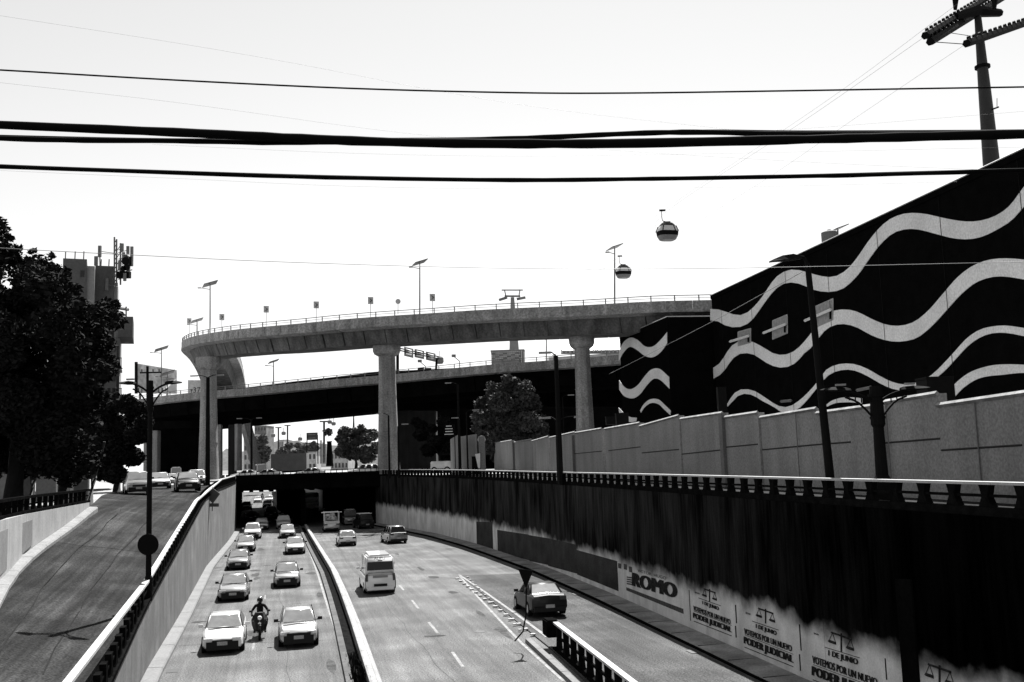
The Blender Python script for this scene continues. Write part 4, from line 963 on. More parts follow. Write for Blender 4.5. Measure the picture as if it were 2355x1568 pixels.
MB().tube([at(2280, 252, YT - .5), at(2296, 246, YT - 1)], .08, 5).build('antenna', DARKM, tw); MB().tube([at(2292, 226, YT - .5), at(2292, 248, YT - .5)], .03, 5).build('antenna', DARKM, tw)
# cross head: arm and two sheave batteries seen obliquely
def battery(p0, p1, n_, par, rr=.34):
    MB().tube([p0, p1], .34, 6).build('sheave_beam', DARKM, par)
    for i in range(n_):
        p = p0.lerp(p1, (i + .5) / n_) + Vector((0, 0, .22)); d = (p1 - p0).normalized(); q = Vector((d.y, -d.x, 0)).normalized()
        MB().tube([p - q * .09, p + q * .09], rr, 10).build('sheave_wheel', DARKM, par)
battery(at(2306, -28, 106), at(2127, 82, 78), 24, tw); battery(at(2320, -14, 106), at(2138, 96, 78), 24, tw)
battery(at(2460, 18, 100), at(2222, 100, 76), 24, tw)
MB().tube([at(2196, 38, 86), at(2247, 26, 88), at(2300, 30, 89)], [.35, .55, .35], 6).build('cross_arm', DARKM, tw)
for px in (2196, 2286):
    MB().tube([at(px, 22, 87), at(px - 5, -20, 87)], .15, 5).build('lifting_frame', DARKM, tw); MB().tube([at(px, 22, 87), at(px + 7, -20, 87)], .15, 5).build('lifting_frame', DARKM, tw)
MB().tube([at(2140, 96, 78), at(2225, 102, 76)], .035, 4).build('walkway_rail', DARKM, tw)
MB().tube([at(2180, 75, 80), at(2240, 84, 80)], .03, 4).build('walkway_rail', DARKM, tw)
t2 = thing('cable_car_tower', at(1180, 830, 420), 'distant pale cable car tower behind the viaducts', 'tower')
Y2 = 420; p0, p1 = at(1178, 684, Y2), at(1181, 812, Y2)
MB().tube([Vector((p0.x, Y2, p1.z - 12)), Vector((p0.x, Y2, p1.z)), Vector((p0.x, Y2, p0.z))], [2.6, 2.1, .75], 12).build('mast', mat('tower_pale', .17, .9, .1, .5, 0, 1), t2)
MB().tube([at(1153, 667, Y2), at(1202, 667, Y2)], .3, 5).build('cross_arm', STEEL2, t2); MB().tube([at(1160, 681, Y2), at(1196, 681, Y2)], .45, 5).build('cross_arm', STEEL2, t2)
for a, b in (((1147, 690), (1166, 684)), ((1188, 688), (1208, 684)), ((1160, 668), (1163, 681)), ((1195, 668), (1193, 681))): MB().tube([at(*a, Y2), at(*b, Y2)], .6 if a[1] > 680 else .25, 5).build('sheave_beam', STEEL2, t2)
# cable car ropes (hang between the towers)
WIRE = mat('steel_wire', .1, .6, 0, 1, 0, 1)
WIREP = mat('thin_wire_pale', .05, .6, 0, 1, 0, 1)
def wire(label, pts, r, m_=BLACK, n=6, name='overhead_cable', cat='cable', group=None, k=6):
    o = MB().tube(smoothpath(pts, k), r, n).build(name, m_, None, smooth=True); return tag(o, label, cat, group)
def rope(a, b, sag=0, n=10):
    # straight in the world between two surveyed points, with sag
    A, B = at(*a), at(*b); return [A.lerp(B, i / n) - Vector((0, 0, sag * 4 * (i / n) * (1 - i / n))) for i in range(n + 1)]
G = 'ropes of the cable car'
def rope_px(label, pts, r):
    return wire(label, [at(*p) for p in pts], r, WIREP, 5, 'cable_car_rope', 'rope', G)
def ud(px): return 1 / (1 / 80. + (2130 - px) / 980. * (1 / 420. - 1 / 80.))
rope_px('cable car rope reaching the lower left wheel battery of the near tower', [(2132, 80, 79), (1830, 290, ud(1830)), (1525, 492, ud(1525)), (1432, 590, ud(1432) + 20), (1150, 688, 420)], .013)
rope_px('cable car rope parallel above the first one', [(2200, 10, 80), (1900, 232, ud(1850)), (1600, 432, ud(1560)), (1400, 560, ud(1380)), (1156, 684, 421)], .011)
rope_px('cable car rope reaching the right wheel battery of the near tower', [(2225, 98, 77), (1980, 262, 100), (1700, 450, 145), (1450, 592, 220), (1205, 684, 420)], .011)
def gondola(px, py, Y, hgt, label):
    p = at(px, py, Y); T = thing('gondola', p, label, 'gondola', 'gondolas hanging on the ropes'); h = hgt / 2
    prof = [(-1.0, .62), (-.93, .74), (-.5, .93), (.05, 1.0), (.5, .86), (.85, .62), (1.0, .5)]
    def ring(z, q, m=20):
        out = []
        for k in range(m):
            a = 2 * math.pi * k / m; ex = 3.4; cx = math.copysign(abs(math.cos(a)) ** (2 / ex), math.cos(a)); sx = math.copysign(abs(math.sin(a)) ** (2 / ex), math.sin(a))
            x, y = q * cx * h * 1.22, q * sx * h * .95; c_, s__ = math.cos(.25), math.sin(.25); out.append(p + Vector((x * c_ - y * s__, x * s__ + y * c_, z * h)))
        return out
    def shell(name, zs, m_, par, k_=1.0, caps=False):
        V = []; F = []
        for z in zs:
            for (z0, q0), (z1, q1) in zip(prof, prof[1:]):
                if z0 <= z <= z1: q = q0 + (q1 - q0) * (z - z0) / (z1 - z0); break
            V += ring(z, q * k_)
        for i in range(len(zs) - 1):
            for k in range(20): F.append((i * 20 + k, i * 20 + (k + 1) % 20, i * 20 + 20 + (k + 1) % 20, i * 20 + 20 + k))
        if caps: F += [tuple(reversed(range(20))), tuple(range(len(V) - 20, len(V)))]
        return mesh(name, V, F, m_, par)
    shell('cabin_floor', [-1, -.93, -.7, -.5], mat('gondola_shell', .13, .5, 0, 1, 0, 1), T, caps=True)
    shell('lower_panel', [-.5, -.2, .0], DARKM, T, caps=True)
    gl_ = shell('window_band', [.0, .3, .62], mat('gondola_glass', .5, .15, 0, 1, 0, 1), T, .985)
    shell('roof', [.62, .85, 1.0], DARKM, T, caps=True)
    for a in (.35, 1.15, 2.2, 2.95, 4.3, 5.1, 5.9):
        i = int(a / 6.283 * 20); r0, r1 = ring(.0, 1.0)[i], ring(.62, .80)[i]; MB().tube([r0, r1], .07, 4).build('window_post', DARKM, T)
    top = p + Vector((0, 0, h)); g1 = at(px - 9 * hgt / 2.2, py - 40 * hgt / 2.2, Y); 
    MB().box(top + Vector((0, 0, .1)), (.9, .5, .2)).build('hanger_base', DARKM, T)
    MB().tube([top + Vector((0, 0, .15)), top + Vector((-.55, 0, .35)), top + Vector((-.62, 0, .8)), top + Vector((-.62, 0, 1.7))], .05, 6).build('hanger', DARKM, T)
    MB().box(top + Vector((-.5, 0, 1.75)), (.8, .2, .22)).build('grip', DARKM, T)
gondola(1534, 533, 128, 2.3, 'nearer and larger gondola high above the viaduct')
gondola(1433, 625, 176, 2.3, 'lower and smaller gondola close to the solar street light')

# ------------------------------------------------------------------ overhead cables close to the camera
def cb(label, pts, Y, r, group=None, m_=BLACK, twist=0):
    P = [at(x, y, Y) for x, y in pts]
    path = smoothpath(P, 5); path = [path[0] + (path[0] - path[1]).normalized() * 14] + path + [path[-1] + (path[-1] - path[-2]).normalized() * 14]
    if twist:                              # lashed bundle: slightly uneven thickness
        rr = [r * (1 + random.uniform(-.10, .10)) for _ in path]
    else: rr = r
    o = MB().tube(path, rr, 8).build('overhead_cable', m_, None, smooth=True); return tag(o, label, 'cable', group)
x_ = [-200, 0, 400, 800, 1200, 1600, 2000, 2354, 2560]
cb('thin single power line, topmost black line across the sky', [(-200, 152), (0, 161), (400, 184), (800, 203), (1178, 213), (1440, 214), (1800, 209), (2100, 204), (2354, 200), (2560, 196)], 11, .0105)
cb('thick upper bundle of lashed cables, highest at the left edge', [(-200, 277), (0, 287), (400, 304), (650, 316), (850, 325), (1100, 330), (1400, 330), (1750, 323), (2000, 317), (2354, 308), (2560, 303)], 9, .044, None, BLACK, 1)
cb('lumpy second cable bundle that crosses over the thick one and humps right of the middle', [(-200, 312), (0, 318), (150, 322), (400, 324), (650, 328), (850, 325), (1050, 322), (1250, 316), (1450, 307), (1600, 304), (1800, 308), (2050, 308), (2354, 303), (2560, 300)], 9.1, .026, None, BLACK, 1)
cb('thin lashing cable running along the upper side of the crossing bundles', [(-200, 306), (0, 312), (400, 320), (850, 319), (1100, 317), (1400, 308), (1620, 300), (1850, 302), (2354, 300), (2560, 298)], 9.2, .010)
cb('single lumpy black cable below the bundles', [(-200, 372), (0, 383), (400, 397), (750, 408), (1178, 414), (1500, 411), (1800, 406), (2000, 402), (2300, 393), (2560, 384)], 10, .023, None, BLACK, 1)
cb('twin strand clinging to the top of the single lumpy cable', [(-200, 368), (0, 379), (300, 390), (750, 404), (1178, 411), (1500, 408), (1800, 403), (2250, 391), (2560, 382)], 10.1, .008)
FW = 'faint thin wires far above'
def fwire(label, pts, Y): 
    P = [at(x, y, Y) for x, y in pts]
    P = smoothpath(P, 5)
    if pts[0][0] < 0: P = [P[0] + (P[0] - P[1]).normalized() * 20] + P
    if pts[-1][0] > 2300: P.append(P[-1] + (P[-1] - P[-2]).normalized() * 20)
    return wire(label, P, .0022, WIREP, 4, 'thin_wire', 'wire', FW, 1)
fwire('faint wire slanting down from the top left corner', [(-60, 25), (0, 36), (400, 98), (700, 150), (1000, 208), (1300, 255), (1700, 300)], 24)
fwire('faint wire starting above the thick bundle at the left edge', [(-60, 183), (0, 190), (400, 235), (800, 290), (1050, 318), (1400, 345), (1900, 375), (2300, 392)], 24)
fwire('faint wire just under the crossing bundles', [(350, 332), (800, 352), (1200, 359), (1700, 352), (2354, 338)], 24)
fwire('faint wire just under the single lumpy cable', [(-60, 388), (0, 392), (400, 410), (800, 428), (1200, 434), (1700, 430), (2200, 418)], 24)
fwire('faint wire rising to the right edge above the thick bundle', [(1650, 306), (1900, 292), (2354, 256), (2500, 246)], 24)
wire('thin wire crossing low behind the lamps from the left tree to the mural', [at(x, y, Y) for x, y, Y in ((-60, 562, 30), (0, 570, 30), (300, 586, 30), (700, 604, 31), (1200, 617, 32), (1700, 616, 32.5), (2354, 602, 33))], .010, WIRE, 4, 'thin_wire', 'wire', FW)
wire('short wire dropping from the right street lamp towards the viaduct', [at(1845, 625, 33), at(1700, 705, 40), at(1640, 738, 47), at(1500, 810, 60), at(1400, 860, 75)], .012, WIRE, 4, 'thin_wire', 'wire', FW)

# ------------------------------------------------------------------ street lamps
def lamp_head(p, d, L, par, m_=DARKM):
    d = d.normalized(); q = Vector((-d.y, d.x, 0)); V = []; F = []
    prof = [(0, .05, .06), (.12, .1, .09), (.45, .17, .11), (.8, .13, .07), (1, .02, .03)]
    for t, w_, h_ in prof:
        c = p + d * (L * t); V += [c - q * w_, c + Vector((0, 0, h_)), c + q * w_, c - Vector((0, 0, h_ * .5))]
    for i in range(4):
        for k in range(4): F.append((i * 4 + k, i * 4 + (k + 1) % 4, i * 4 + 4 + (k + 1) % 4, i * 4 + 4 + k))
    F += [(3, 2, 1, 0), tuple(range(16, 20))]
    return mesh('lamp_head', V, F, m_, par, smooth=False)
def double_lamp(label, px, ytop, ybase, Y, r, span, zbase=None, group='double armed street lamps', heads=(1, -1), finial=True, direc=(1, 0, 0)):
    top = at(px, ytop, Y); z0 = zbase if zbase is not None else at(px, ybase, Y).z; base = Vector((top.x, top.y, z0))
    T = thing('street_lamp', base, label, 'street lamp', group)
    MB().tube([base, base + Vector((0, 0, .9)), base + Vector((0, 0, 1.0)), top - Vector((0, 0, 1.3)), top - Vector((0, 0, 1.2)), top], [r * 1.35, r * 1.3, r, r * .85, r * 1.15, r * .95], 10).build('pole', DARKM, T)
    for z in (.25, .95): MB().tube([top - Vector((0, 0, z)), top - Vector((0, 0, z + .08))], r * 1.25, 10).build('collar', DARKM, T)
    D = Vector(direc)
    for s__ in heads:
        d = D * s__; a = top - Vector((0, 0, 1.15)); arm = [a, a + d * .35 * span + Vector((0, 0, .62)), a + d * .62 * span + Vector((0, 0, .82))]
        MB().tube(smoothpath(arm, 3), .035, 6).build('lower_arm', DARKM, T)
        arm = [top - Vector((0, 0, .55)), top + d * .3 * span - Vector((0, 0, .28)), top + d * .62 * span - Vector((0, 0, .12))]
        MB().tube(smoothpath(arm, 3), .045, 6).build('upper_arm', DARKM, T)
        for k in (.3, .42, .54):
            p = top + d * k * span; MB().tube([p + Vector((0, 0, -.3)), p + Vector((0, 0, -.62 + k * .35))], .02, 4).build('brace', DARKM, T)
        lamp_head(top + d * .5 * span + Vector((0, 0, -.12)), d + Vector((0, 0, .03)), span * .62, T)
        hp = top + d * (.5 * span + span * .2) + Vector((0, -.02, 0)); box('light_sensor', hp + Vector((0, 0, .06)), (.3, .14, .06), STEEL, T)
    return T
l1 = double_lamp('double armed street lamp on the left wall with a round black sign on its pole', 346, 875, 1333, 40.5, .115, 1.1, zbase=2.7, direc=(.96, .26, 0))
MB().tube([at(340, 1252, 40.2), at(340, 1252, 40.2) + Vector((0, .04, 0))], .42, 24).build('round_sign', BLACK, l1)
l2 = double_lamp('thick short double armed street lamp in front of the boundary wall at the right', 2012, 888, 1110, 31.5, .2, 1.75, zbase=5.95, direc=(.97, .22, 0))
l3 = thing('street_lamp', (at(1878, 600, 34.2).x, 34.2, 5.9), 'tall single arm street lamp in front of the mural building', 'street lamp')
tp = at(1855, 605, 34.2); bs_ = Vector((tp.x + .28, tp.y, 5.9))
MB().tube([bs_, bs_ + Vector((0, 0, 1)), tp + Vector((.03, 0, -.3)), tp], [.17, .15, .10, .085], 10).build('pole', DARKM, l3)
hd = at(1772, 602, 33.6); ds = (hd - tp)
MB().tube(smoothpath([tp, tp + Vector((-.12, 0, .22)), tp + ds * .35 + Vector((0, 0, .2))], 3), .06, 6).build('arm', DARKM, l3)
V = []; F = []
for t, w_, up_, dn_ in ((0, .05, .05, .05), (.25, .2, .12, .08), (.6, .24, .1, .06), (.85, .15, .05, .03), (1, .03, .02, .02)):
    c = tp + ds * (.15 + .9 * t) + Vector((0, 0, .16 - .2 * t * t + .03)); V += [c + Vector((0, -w_, -dn_)), c + Vector((0, -w_ * .5, up_)), c + Vector((0, w_ * .5, up_)), c + Vector((0, w_, -dn_))]
for i in range(4):
    for k in range(4): F.append((i * 4 + k, i * 4 + (k + 1) % 4, i * 4 + 4 + (k + 1) % 4, i * 4 + 4 + k))
mesh('lamp_head', V, F + [(3, 2, 1, 0), (16, 17, 18, 19)], DARKM, l3)
# far street lamps, simple
def small_lamp(label, px, ytop, Y, base_z, heads=((-1, 28),), r=.09, hooked=False):
    top = at(px, ytop, Y); base = Vector((top.x, top.y, base_z)); T = thing('street_lamp', base, label, 'street lamp', 'slender street lamps along the roads')
    MB().tube([base, top], [r * 1.4, r], 6).build('pole', DARKM, T)
    for s__, L in heads:
        l_ = L * Y / FPX; tip = top + Vector((s__ * l_, 0, .25))
        MB().tube(smoothpath([top, top + Vector((s__ * l_ * .5, 0, .25)), tip], 3), .05, 5).build('arm', DARKM, T)
        MB().box(tip + Vector((s__ * .1, 0, -.02)), (.8, .3, .12)).build('lamp_head', STEEL, T)
    return T
small_lamp('slender double lamp in front of the left tall pier', 478, 868, 110, 6.1, ((-1, 30), (1, 26)), .2)
small_lamp('dark pole lamp standing behind the grey wall left of the right pier', 1278, 818, 66, 6.05, ((-1, 22),), .14)
small_lamp('short double lamp crossing the dark pole at mid height', 1280, 968, 66.6, 6.05, ((-1, 24), (1, 50)), .1)
small_lamp('lamp arm above the short double lamp near the right pier', 1293, 913, 125, 6.1, ((1, 18),), .06)
small_lamp('slim lamp with left arm just right of the middle pier', 1052, 884, 125, 6.1, ((-1, 20),), .12)
small_lamp('slim lamp by the direction sign left of the round tree', 1072, 948, 118, 6.1, ((1, 20),), .08)
small_lamp('hooked small lamp beside the direction sign', 1056, 965, 116, 6.1, ((-1, 8),), .09)
small_lamp('slim lamp hugging the left side of the middle pier', 893, 955, 118, 6.1, ((-1, 18),), .1)
small_lamp('slim lamp hugging the right side of the middle pier', 915, 980, 120, 6.1, ((1, 14),), .1)
small_lamp('slim lamp under the lower viaduct between two piers', 578, 965, 150, 6.1, ((-1, 26), (1, 16)), .14)
# left: pole with crossarm
T = thing('utility_pole', at(339, 905, 120), 'utility pole with a crossarm behind the ornate left street lamp', 'utility pole')
MB().tube([at(341, 1100, 120), at(339, 842, 120)], [.22, .16], 8).build('pole', DARKM, T); MB().tube([at(322, 857, 120), at(371, 856, 120)], .1, 5).build('crossarm', DARKM, T)
for px in (326, 352, 366): MB().tube([at(px, 857, 120), at(px, 849, 120)], .09, 6).build('insulator', STEEL2, T)
# warning sign seen through: diamond sign on the left wall
T = thing('road_sign', at(488, 1160, 88), 'grey diamond sign with a small plate on the left retaining wall', 'sign')
c = at(487, 1138, 87); 
def plate(name, cs, m_, par, dep=.05):
    V = list(cs) + [q + Vector((0, dep, 0)) for q in cs]; k = len(cs)
    return mesh(name, V, [tuple(reversed(range(k))), tuple(range(k, 2 * k))] + [(i, (i + 1) % k, (i + 1) % k + k, i + k) for i in range(k)], m_, par)
SG2 = mat('sign_back_dull', .07, .8, .2, 3, .1, 20)
plate('sign_plate', [at(470, 1138, 84), at(486, 1120, 84), at(506, 1135, 84), at(489, 1158, 84)], SG2, T)
plate('sign_plate', [at(473, 1157, 84), at(503, 1157, 84), at(503, 1165, 84), at(473, 1165, 84)], SG2, T); tube('pole', [at(488, 1175, 84.1), at(488, 1120, 84.1)], .04, DARKM, T, 5)
# ------------------------------------------------------------------ trees
def leaf_cloud(name, clumps, n, size, m_, parent, kind=None, seed=1):
    R = random.Random(seed); V = []; F = []
    tot = sum(c[1] ** 2 for c in clumps)
    for (c, r_) in clumps:
        k = int(n * r_ ** 2 / tot)
        for _ in range(k):
            d = Vector((R.gauss(0, 1), R.gauss(0, 1), R.gauss(0, 1))).normalized() * (r_ * (R.random() ** .45)); d.z *= .8
            p = c + d; a = Vector((R.gauss(0, 1), R.gauss(0, 1), R.gauss(0, .6))).normalized(); b = a.cross(Vector((R.gauss(0, 1), R.gauss(0, 1), R.gauss(0, 1)))).normalized()
            s_ = size * R.uniform(.5, 1.3); q = len(V)
            V += [p - a * s_, p + b * s_ * .5, p + a * s_, p - b * s_ * .5]; F.append((q, q + 1, q + 2, q + 3))
    return mesh(name, V, F, m_, parent, kind=kind)
def tree(label, base, trunk_h, clumps, n, size, m_, r0=.3, seed=1, group='trees along the roads', name='tree'):
    T = thing(name, base, label, 'tree', group); base = Vector(base); R = random.Random(seed)
    top = base + Vector((0, 0, trunk_h))
    MB().tube([base, base + Vector((r0 * .3, 0, trunk_h * .5)), top], [r0 * 1.3, r0 * .9, r0 * .6], 9).build('trunk', BARK, T, smooth=True)
    big = sorted(clumps, key=lambda c: -c[1])[:7]
    for c, r_ in big:
        mid = top.lerp(c, .5) + Vector((R.uniform(-.4, .4), R.uniform(-.4, .4), 0)); MB().tube([top - Vector((0, 0, .3)), mid, c], [r0 * .5, r0 * .3, r0 * .12], 6).build('limb', BARK, T, smooth=True)
    leaf_cloud('crown', clumps, n, size, m_, T, seed=seed)
    return T
def blob_clumps(seed, cx, cy, Y, items, dy=3):
    """items: survey px (x, y, radius px) -> clumps at distance Y +- dy"""
    R = random.Random(seed); out = []
    for x, y, r_ in items:
        yy_ = Y + R.uniform(-dy, dy); out.append((at(x, y, yy_), r_ * yy_ / FPX))
    return out
# big dark tree on the left: a close row of three crowns
it = []
R = random.Random(3)
outl = [(0, 540), (30, 565), (60, 590), (100, 590), (140, 612), (165, 650), (195, 690), (225, 700), (255, 690), (268, 720), (245, 770), (235, 830), (235, 900), (215, 960), (200, 1040), (165, 1080)]
def inside_y(x):
    for (a, b), (c, d) in zip(outl, outl[1:10]):
        if a <= x <= c: return b + (d - b) * (x - a) / max(1, c - a)
    return 690
for x, y in outl: it.append((x - 8, y + 18, 30))
for x, y, r_ in ((-5, 512, 20), (8, 530, 16), (20, 548, 14), (44, 572, 10), (75, 578, 10), (118, 588, 9), (150, 622, 10), (178, 662, 10), (270, 700, 9), (278, 722, 7), (262, 745, 10), (250, 800, 9), (246, 850, 8), (240, 930, 10)): it.append((x, y, r_))
for _ in range(170):
    x = R.uniform(-130, 235); yt = inside_y(max(0, x)) + 45; y = R.uniform(yt, 1075); 
    if x > 195 and y > 860: continue
    it.append((x, y, R.uniform(38, 60)))
cl = blob_clumps(5, 0, 0, 66, it, 5)
left = [c for c in cl if c[0].x < -37]; right = [c for c in cl if c[0].x >= -37]
bA = at(30, 1140, 66); bB = at(150, 1150, 68)
tree('huge dark tree filling the left edge of the view', (bA.x, 66, 5.8), 6, left, 110000, .21, LEAF, .55, 11)
tree('dark tree with ragged right outline in front of the left apartment building', (bB.x, 68, 5.8), 5.5, right, 110000, .21, LEAF, .45, 12)
tr2 = blob_clumps(8, 0, 0, 92, [(240, 940, 30), (262, 925, 26), (290, 930, 28), (315, 945, 26), (332, 970, 20), (250, 980, 36), (285, 985, 38), (315, 1000, 28), (240, 1030, 34), (275, 1040, 36), (305, 1050, 26), (235, 1080, 30), (265, 1090, 26)], 3)
b_ = at(268, 1120, 92); tree('lower dark tree between the big tree and the left street lamp', (b_.x, 92, 5.95), 3.5, tr2, 30000, .28, LEAF, .3, 13)
# round tree in the middle
it = [(1175, 885, 24), (1140, 900, 24), (1205, 900, 24), (1115, 930, 24), (1150, 925, 30), (1190, 925, 32), (1220, 935, 26), (1105, 960, 22), (1140, 960, 32), (1180, 965, 34), (1215, 970, 30), (1240, 985, 22), (1120, 990, 28), (1160, 1000, 32), (1200, 1005, 28), (1235, 1010, 20), (1250, 1005, 14), (1165, 870, 12), (1128, 885, 10), (1210, 882, 10), (1230, 915, 10), (1245, 960, 10), (1095, 985, 12), (1100, 935, 10), (1130, 1025, 26), (1170, 1035, 28), (1210, 1030, 24), (1150, 1050, 22), (1190, 1052, 22), (1240, 1025, 14)]
b_ = at(1165, 1050, 150); tree('round bushy tree in front of the lower viaduct, left of the right tall pier', (b_.x, 150, 6.3), 4, blob_clumps(9, 0, 0, 150, it, 3), 42000, .34, LEAF2, .35, 14)
it = [(R.uniform(940, 1090), R.uniform(965, 1050), R.uniform(12, 20)) for _ in range(26)]
b_ = at(1010, 1070, 168); tree('dim tree in the shade under the lower viaduct, left of the round tree', (b_.x, 168, 6.3), 3, blob_clumps(10, 0, 0, 168, it, 3), 12000, .3, LEAF, .3, 15)
it = [(1110, 1000, 12), (1118, 1018, 12), (1105, 1015, 10)]
b_ = at(1108, 1060, 130); tree('small shrub tree behind the gate pillar', (b_.x, 130, 6.3), 2, blob_clumps(11, 0, 0, 130, it, 1), 2500, .22, LEAF2, .15, 16)
# trees under the bridge gap
it = [(R.gauss(812, 24), R.uniform(992, 1048), R.uniform(11, 17)) for _ in range(30)] + [(790, 1020, 14), (782, 1038, 14), (830, 982, 9), (815, 990, 9), (855, 1000, 18), (865, 1030, 18)] + [(R.uniform(785, 860), R.uniform(1045, 1062), 12) for _ in range(10)]
b_ = at(818, 1068, 235); tree('grey green tree seen through the gap left of the middle pier', (b_.x, 235, 6.4), 3, blob_clumps(12, 0, 0, 235, it, 4), 16000, .4, LEAF2, .4, 17)
it = [(R.uniform(588, 618), R.uniform(1000, 1060), R.uniform(9, 14)) for _ in range(14)]
b_ = at(600, 1070, 300); tree('far pale tree beside the leaning strut', (b_.x, 300, 6.4), 3, blob_clumps(13, 0, 0, 300, it, 4), 6000, .5, LEAF3, .4, 18)
for k, (x0, x1, lb) in enumerate(((640, 668, 'far tree row behind the trailer, left one'), (672, 700, 'far tree row behind the trailer, middle one'), (704, 730, 'far tree row behind the trailer, right one'))):
    it = [(R.uniform(x0, x1), R.uniform(1022, 1045), R.uniform(7, 11)) for _ in range(10)]
    b_ = at((x0 + x1) / 2, 1065, 420 + k * 15); tree(lb, (b_.x, b_.y, 6.4), 3, blob_clumps(20 + k, 0, 0, b_.y, it, 4), 3500, .7, LEAF3, .4, 21 + k)
# wooded hill far away
V = []; F = []; nx = 40
for i in range(nx + 1):
    x = 520 + (960 - 520) * i / nx; y = 1018 + 12 * math.sin(i * .35) * .5 + R.uniform(-2.5, 2.5) + (14 if x < 600 else 0) + max(0, (x - 760) * .07)
    p = at(x, y, 1500); V += [p, Vector((p.x, 1380, 6)), Vector((p.x, 1750, 6))]
for i in range(nx): F += [(3 * i, 3 * i + 1, 3 * i + 4, 3 * i + 3), (3 * i, 3 * i + 3, 3 * i + 5, 3 * i + 2)]
mesh('hill', V, F, mat('hill_wood', .05, 1, .35, .02, .3, .15, world=True), kind='structure')

# ------------------------------------------------------------------ buildings
def block(label, px0, px1, ytop, Y, depth, m_, cols, rows, ybot=None, name='building', wm=None, rz=0, ww=.5, wh=.5, cat='building', par=True):
    a, b = at(px0, ytop, Y), at(px1, ytop, Y); z0 = 6.1 if ybot is None else at(px0, ybot, Y).z; W = b.x - a.x; H = a.z - z0
    T = thing(name, ((a.x + b.x) / 2, Y, z0), label, cat)
    body = box('wall', ((a.x + b.x) / 2, Y + depth / 2, z0 + H / 2), (W, depth, H), m_, T)
    if par: box('roof', ((a.x + b.x) / 2, Y + depth / 2, z0 + H + .15), (W + .3, depth + .3, .3), FAR2, T)
    wm = wm or mat('far_window', .04, .4, 0, 1, 0, 1)
    if cols:
        me = MB().box((0, 0, 0), (W / cols * ww, .12, H / rows * wh)).build('window', wm).data; bpy.data.objects.remove(bpy.data.objects['window'] if 'window' in bpy.data.objects and bpy.data.objects['window'].data is me else [o for o in bpy.data.objects if o.data is me][0])
        for i in range(cols):
            for j in range(rows): inst('window', me, T, (a.x + W * (i + .5) / cols, Y - .03, z0 + H * (j + .55) / rows))
    return T
# apartment tower on the left with balconies and antennas
AW = mat('apartment_wall', .075, .9, .15, .5, .15, 5, world=True); AWL = mat('apartment_wall_lit', .2, .9, .1, .5, .1, 5, world=True)  # paler copy carries the sunlit sides in its colour
ab = thing('apartment_building', at(215, 1100, 100), 'apartment block with stacked balconies behind the dark left trees', 'building')
Y = 100
def abox(name, x0, x1, y0, y1, Yf, dep, m_, par=None):
    c = at(x1, y0, Yf); b = at(x1, y1, Yf); th = math.atan2(-c.x, c.y) - .02; d = Vector((math.cos(th), math.sin(th), 0)); n_ = Vector((-math.sin(th), math.cos(th), 0))
    a = onplane(x0, y0, c, n_); wv = (a - c).length; e = c - d * wv; P4 = [e, c, c + n_ * dep, e + n_ * dep]
    return prism4(name, [Vector((q.x, q.y, 0)) for q in P4], b.z, c.z, m_, par or ab)
abox('wall', 120, 262, 700, 1100, 104, 14, AW)
abox('penthouse', 145, 200, 596, 760, 100, 9, AW); abox('penthouse', 219, 262, 612, 760, 103, 7, AW)
abox('side_wall', 200, 218, 612, 760, 100.5, 8, AWL); abox('side_wall', 262, 271, 650, 760, 103.5, 5, AWL)
abox('roof_house', 272, 306, 728, 775, 103, 6, AW)
abox('wall', 262, 276, 760, 1080, 103.3, 10, AWL)
for k, y in enumerate((845, 915, 982)):
    abox('balcony_slab', 262, 280, y, y + 6, 101, 3, CONCM); 
    a = at(279, y - 20, 101)
    bal = MB()
    for i in range(6):
        p = at(264 + i * 3, y, 101); q = at(264 + i * 3, y - 22, 101); bal.tube([p, q], .03, 4)
    bal.tube([at(264, y - 22, 101), at(280, y - 22, 101)], .04, 4).build('balcony_railing', DARKM, ab, kind='stuff')
    abox('window', 266, 274, y - 50, y - 16, 103.2, .2, GLASS)
abox('wall', 245, 268, 775, 1060, 101.5, 3, AW)
for yy_ in range(790, 1040, 34):
    for xx_ in (247, 258): abox('window', xx_, xx_ + 7, yy_, yy_ + 18, 101.3, .15, GLASS)
for xx_, yy_ in ((150, 620), (168, 620), (185, 622), (225, 640), (242, 645)): abox('window', xx_, xx_ + 8, yy_, yy_ + 14, 99.8 if xx_ < 200 else 102.8, .15, GLASS)
for xx_ in (150, 172, 192, 232, 250): MB().tube([at(xx_, 598 if xx_ < 200 else 613, 101), at(xx_ + 1, 578 if xx_ < 200 else 596, 101)], .06, 4).build('roof_pipe', STEEL2, ab)
an = thing('antenna_mast', at(268, 655, 103), 'lattice phone antenna mast with panel antennas on the apartment roof', 'antenna mast')
m_ = STEEL2
for px in (263, 268, 277):
    MB().tube([at(px, 655, 103), at(px, 545 + (px - 263), 103)], .09, 4).build('mast_leg', m_, an)
for k in range(10):
    y = 650 - k * 10; MB().tube([at(263, y, 103), at(268, y - 10, 103)], .04, 4).build('lattice_bar', m_, an)
for k in range(5):
    y = 640 - k * 16; MB().tube([at(269, y, 103), at(277, y - 12, 103)], .04, 4).build('lattice_bar', m_, an)
for px, y0, y1 in ((303, 567, 612), (229, 565, 590), (284, 580, 606), (292, 588, 622), (296, 590, 625), (289, 585, 612), (246, 640, 668), (281, 560, 578), (294, 566, 584), (300, 590, 612), (275, 600, 622), (287, 628, 646)):
    p = (at(px, y0, 102.5) + at(px, y1, 102.5)) / 2; h = at(px, y0, 102.5).z - at(px, y1, 102.5).z
    box('panel_antenna', p, (.28, .2, h), m_, an)
    MB().tube([at(px, (y0 + y1) / 2, 102.6), at(272, (y0 + y1) / 2 + 6, 103)], .04, 4).build('antenna_arm', m_, an)
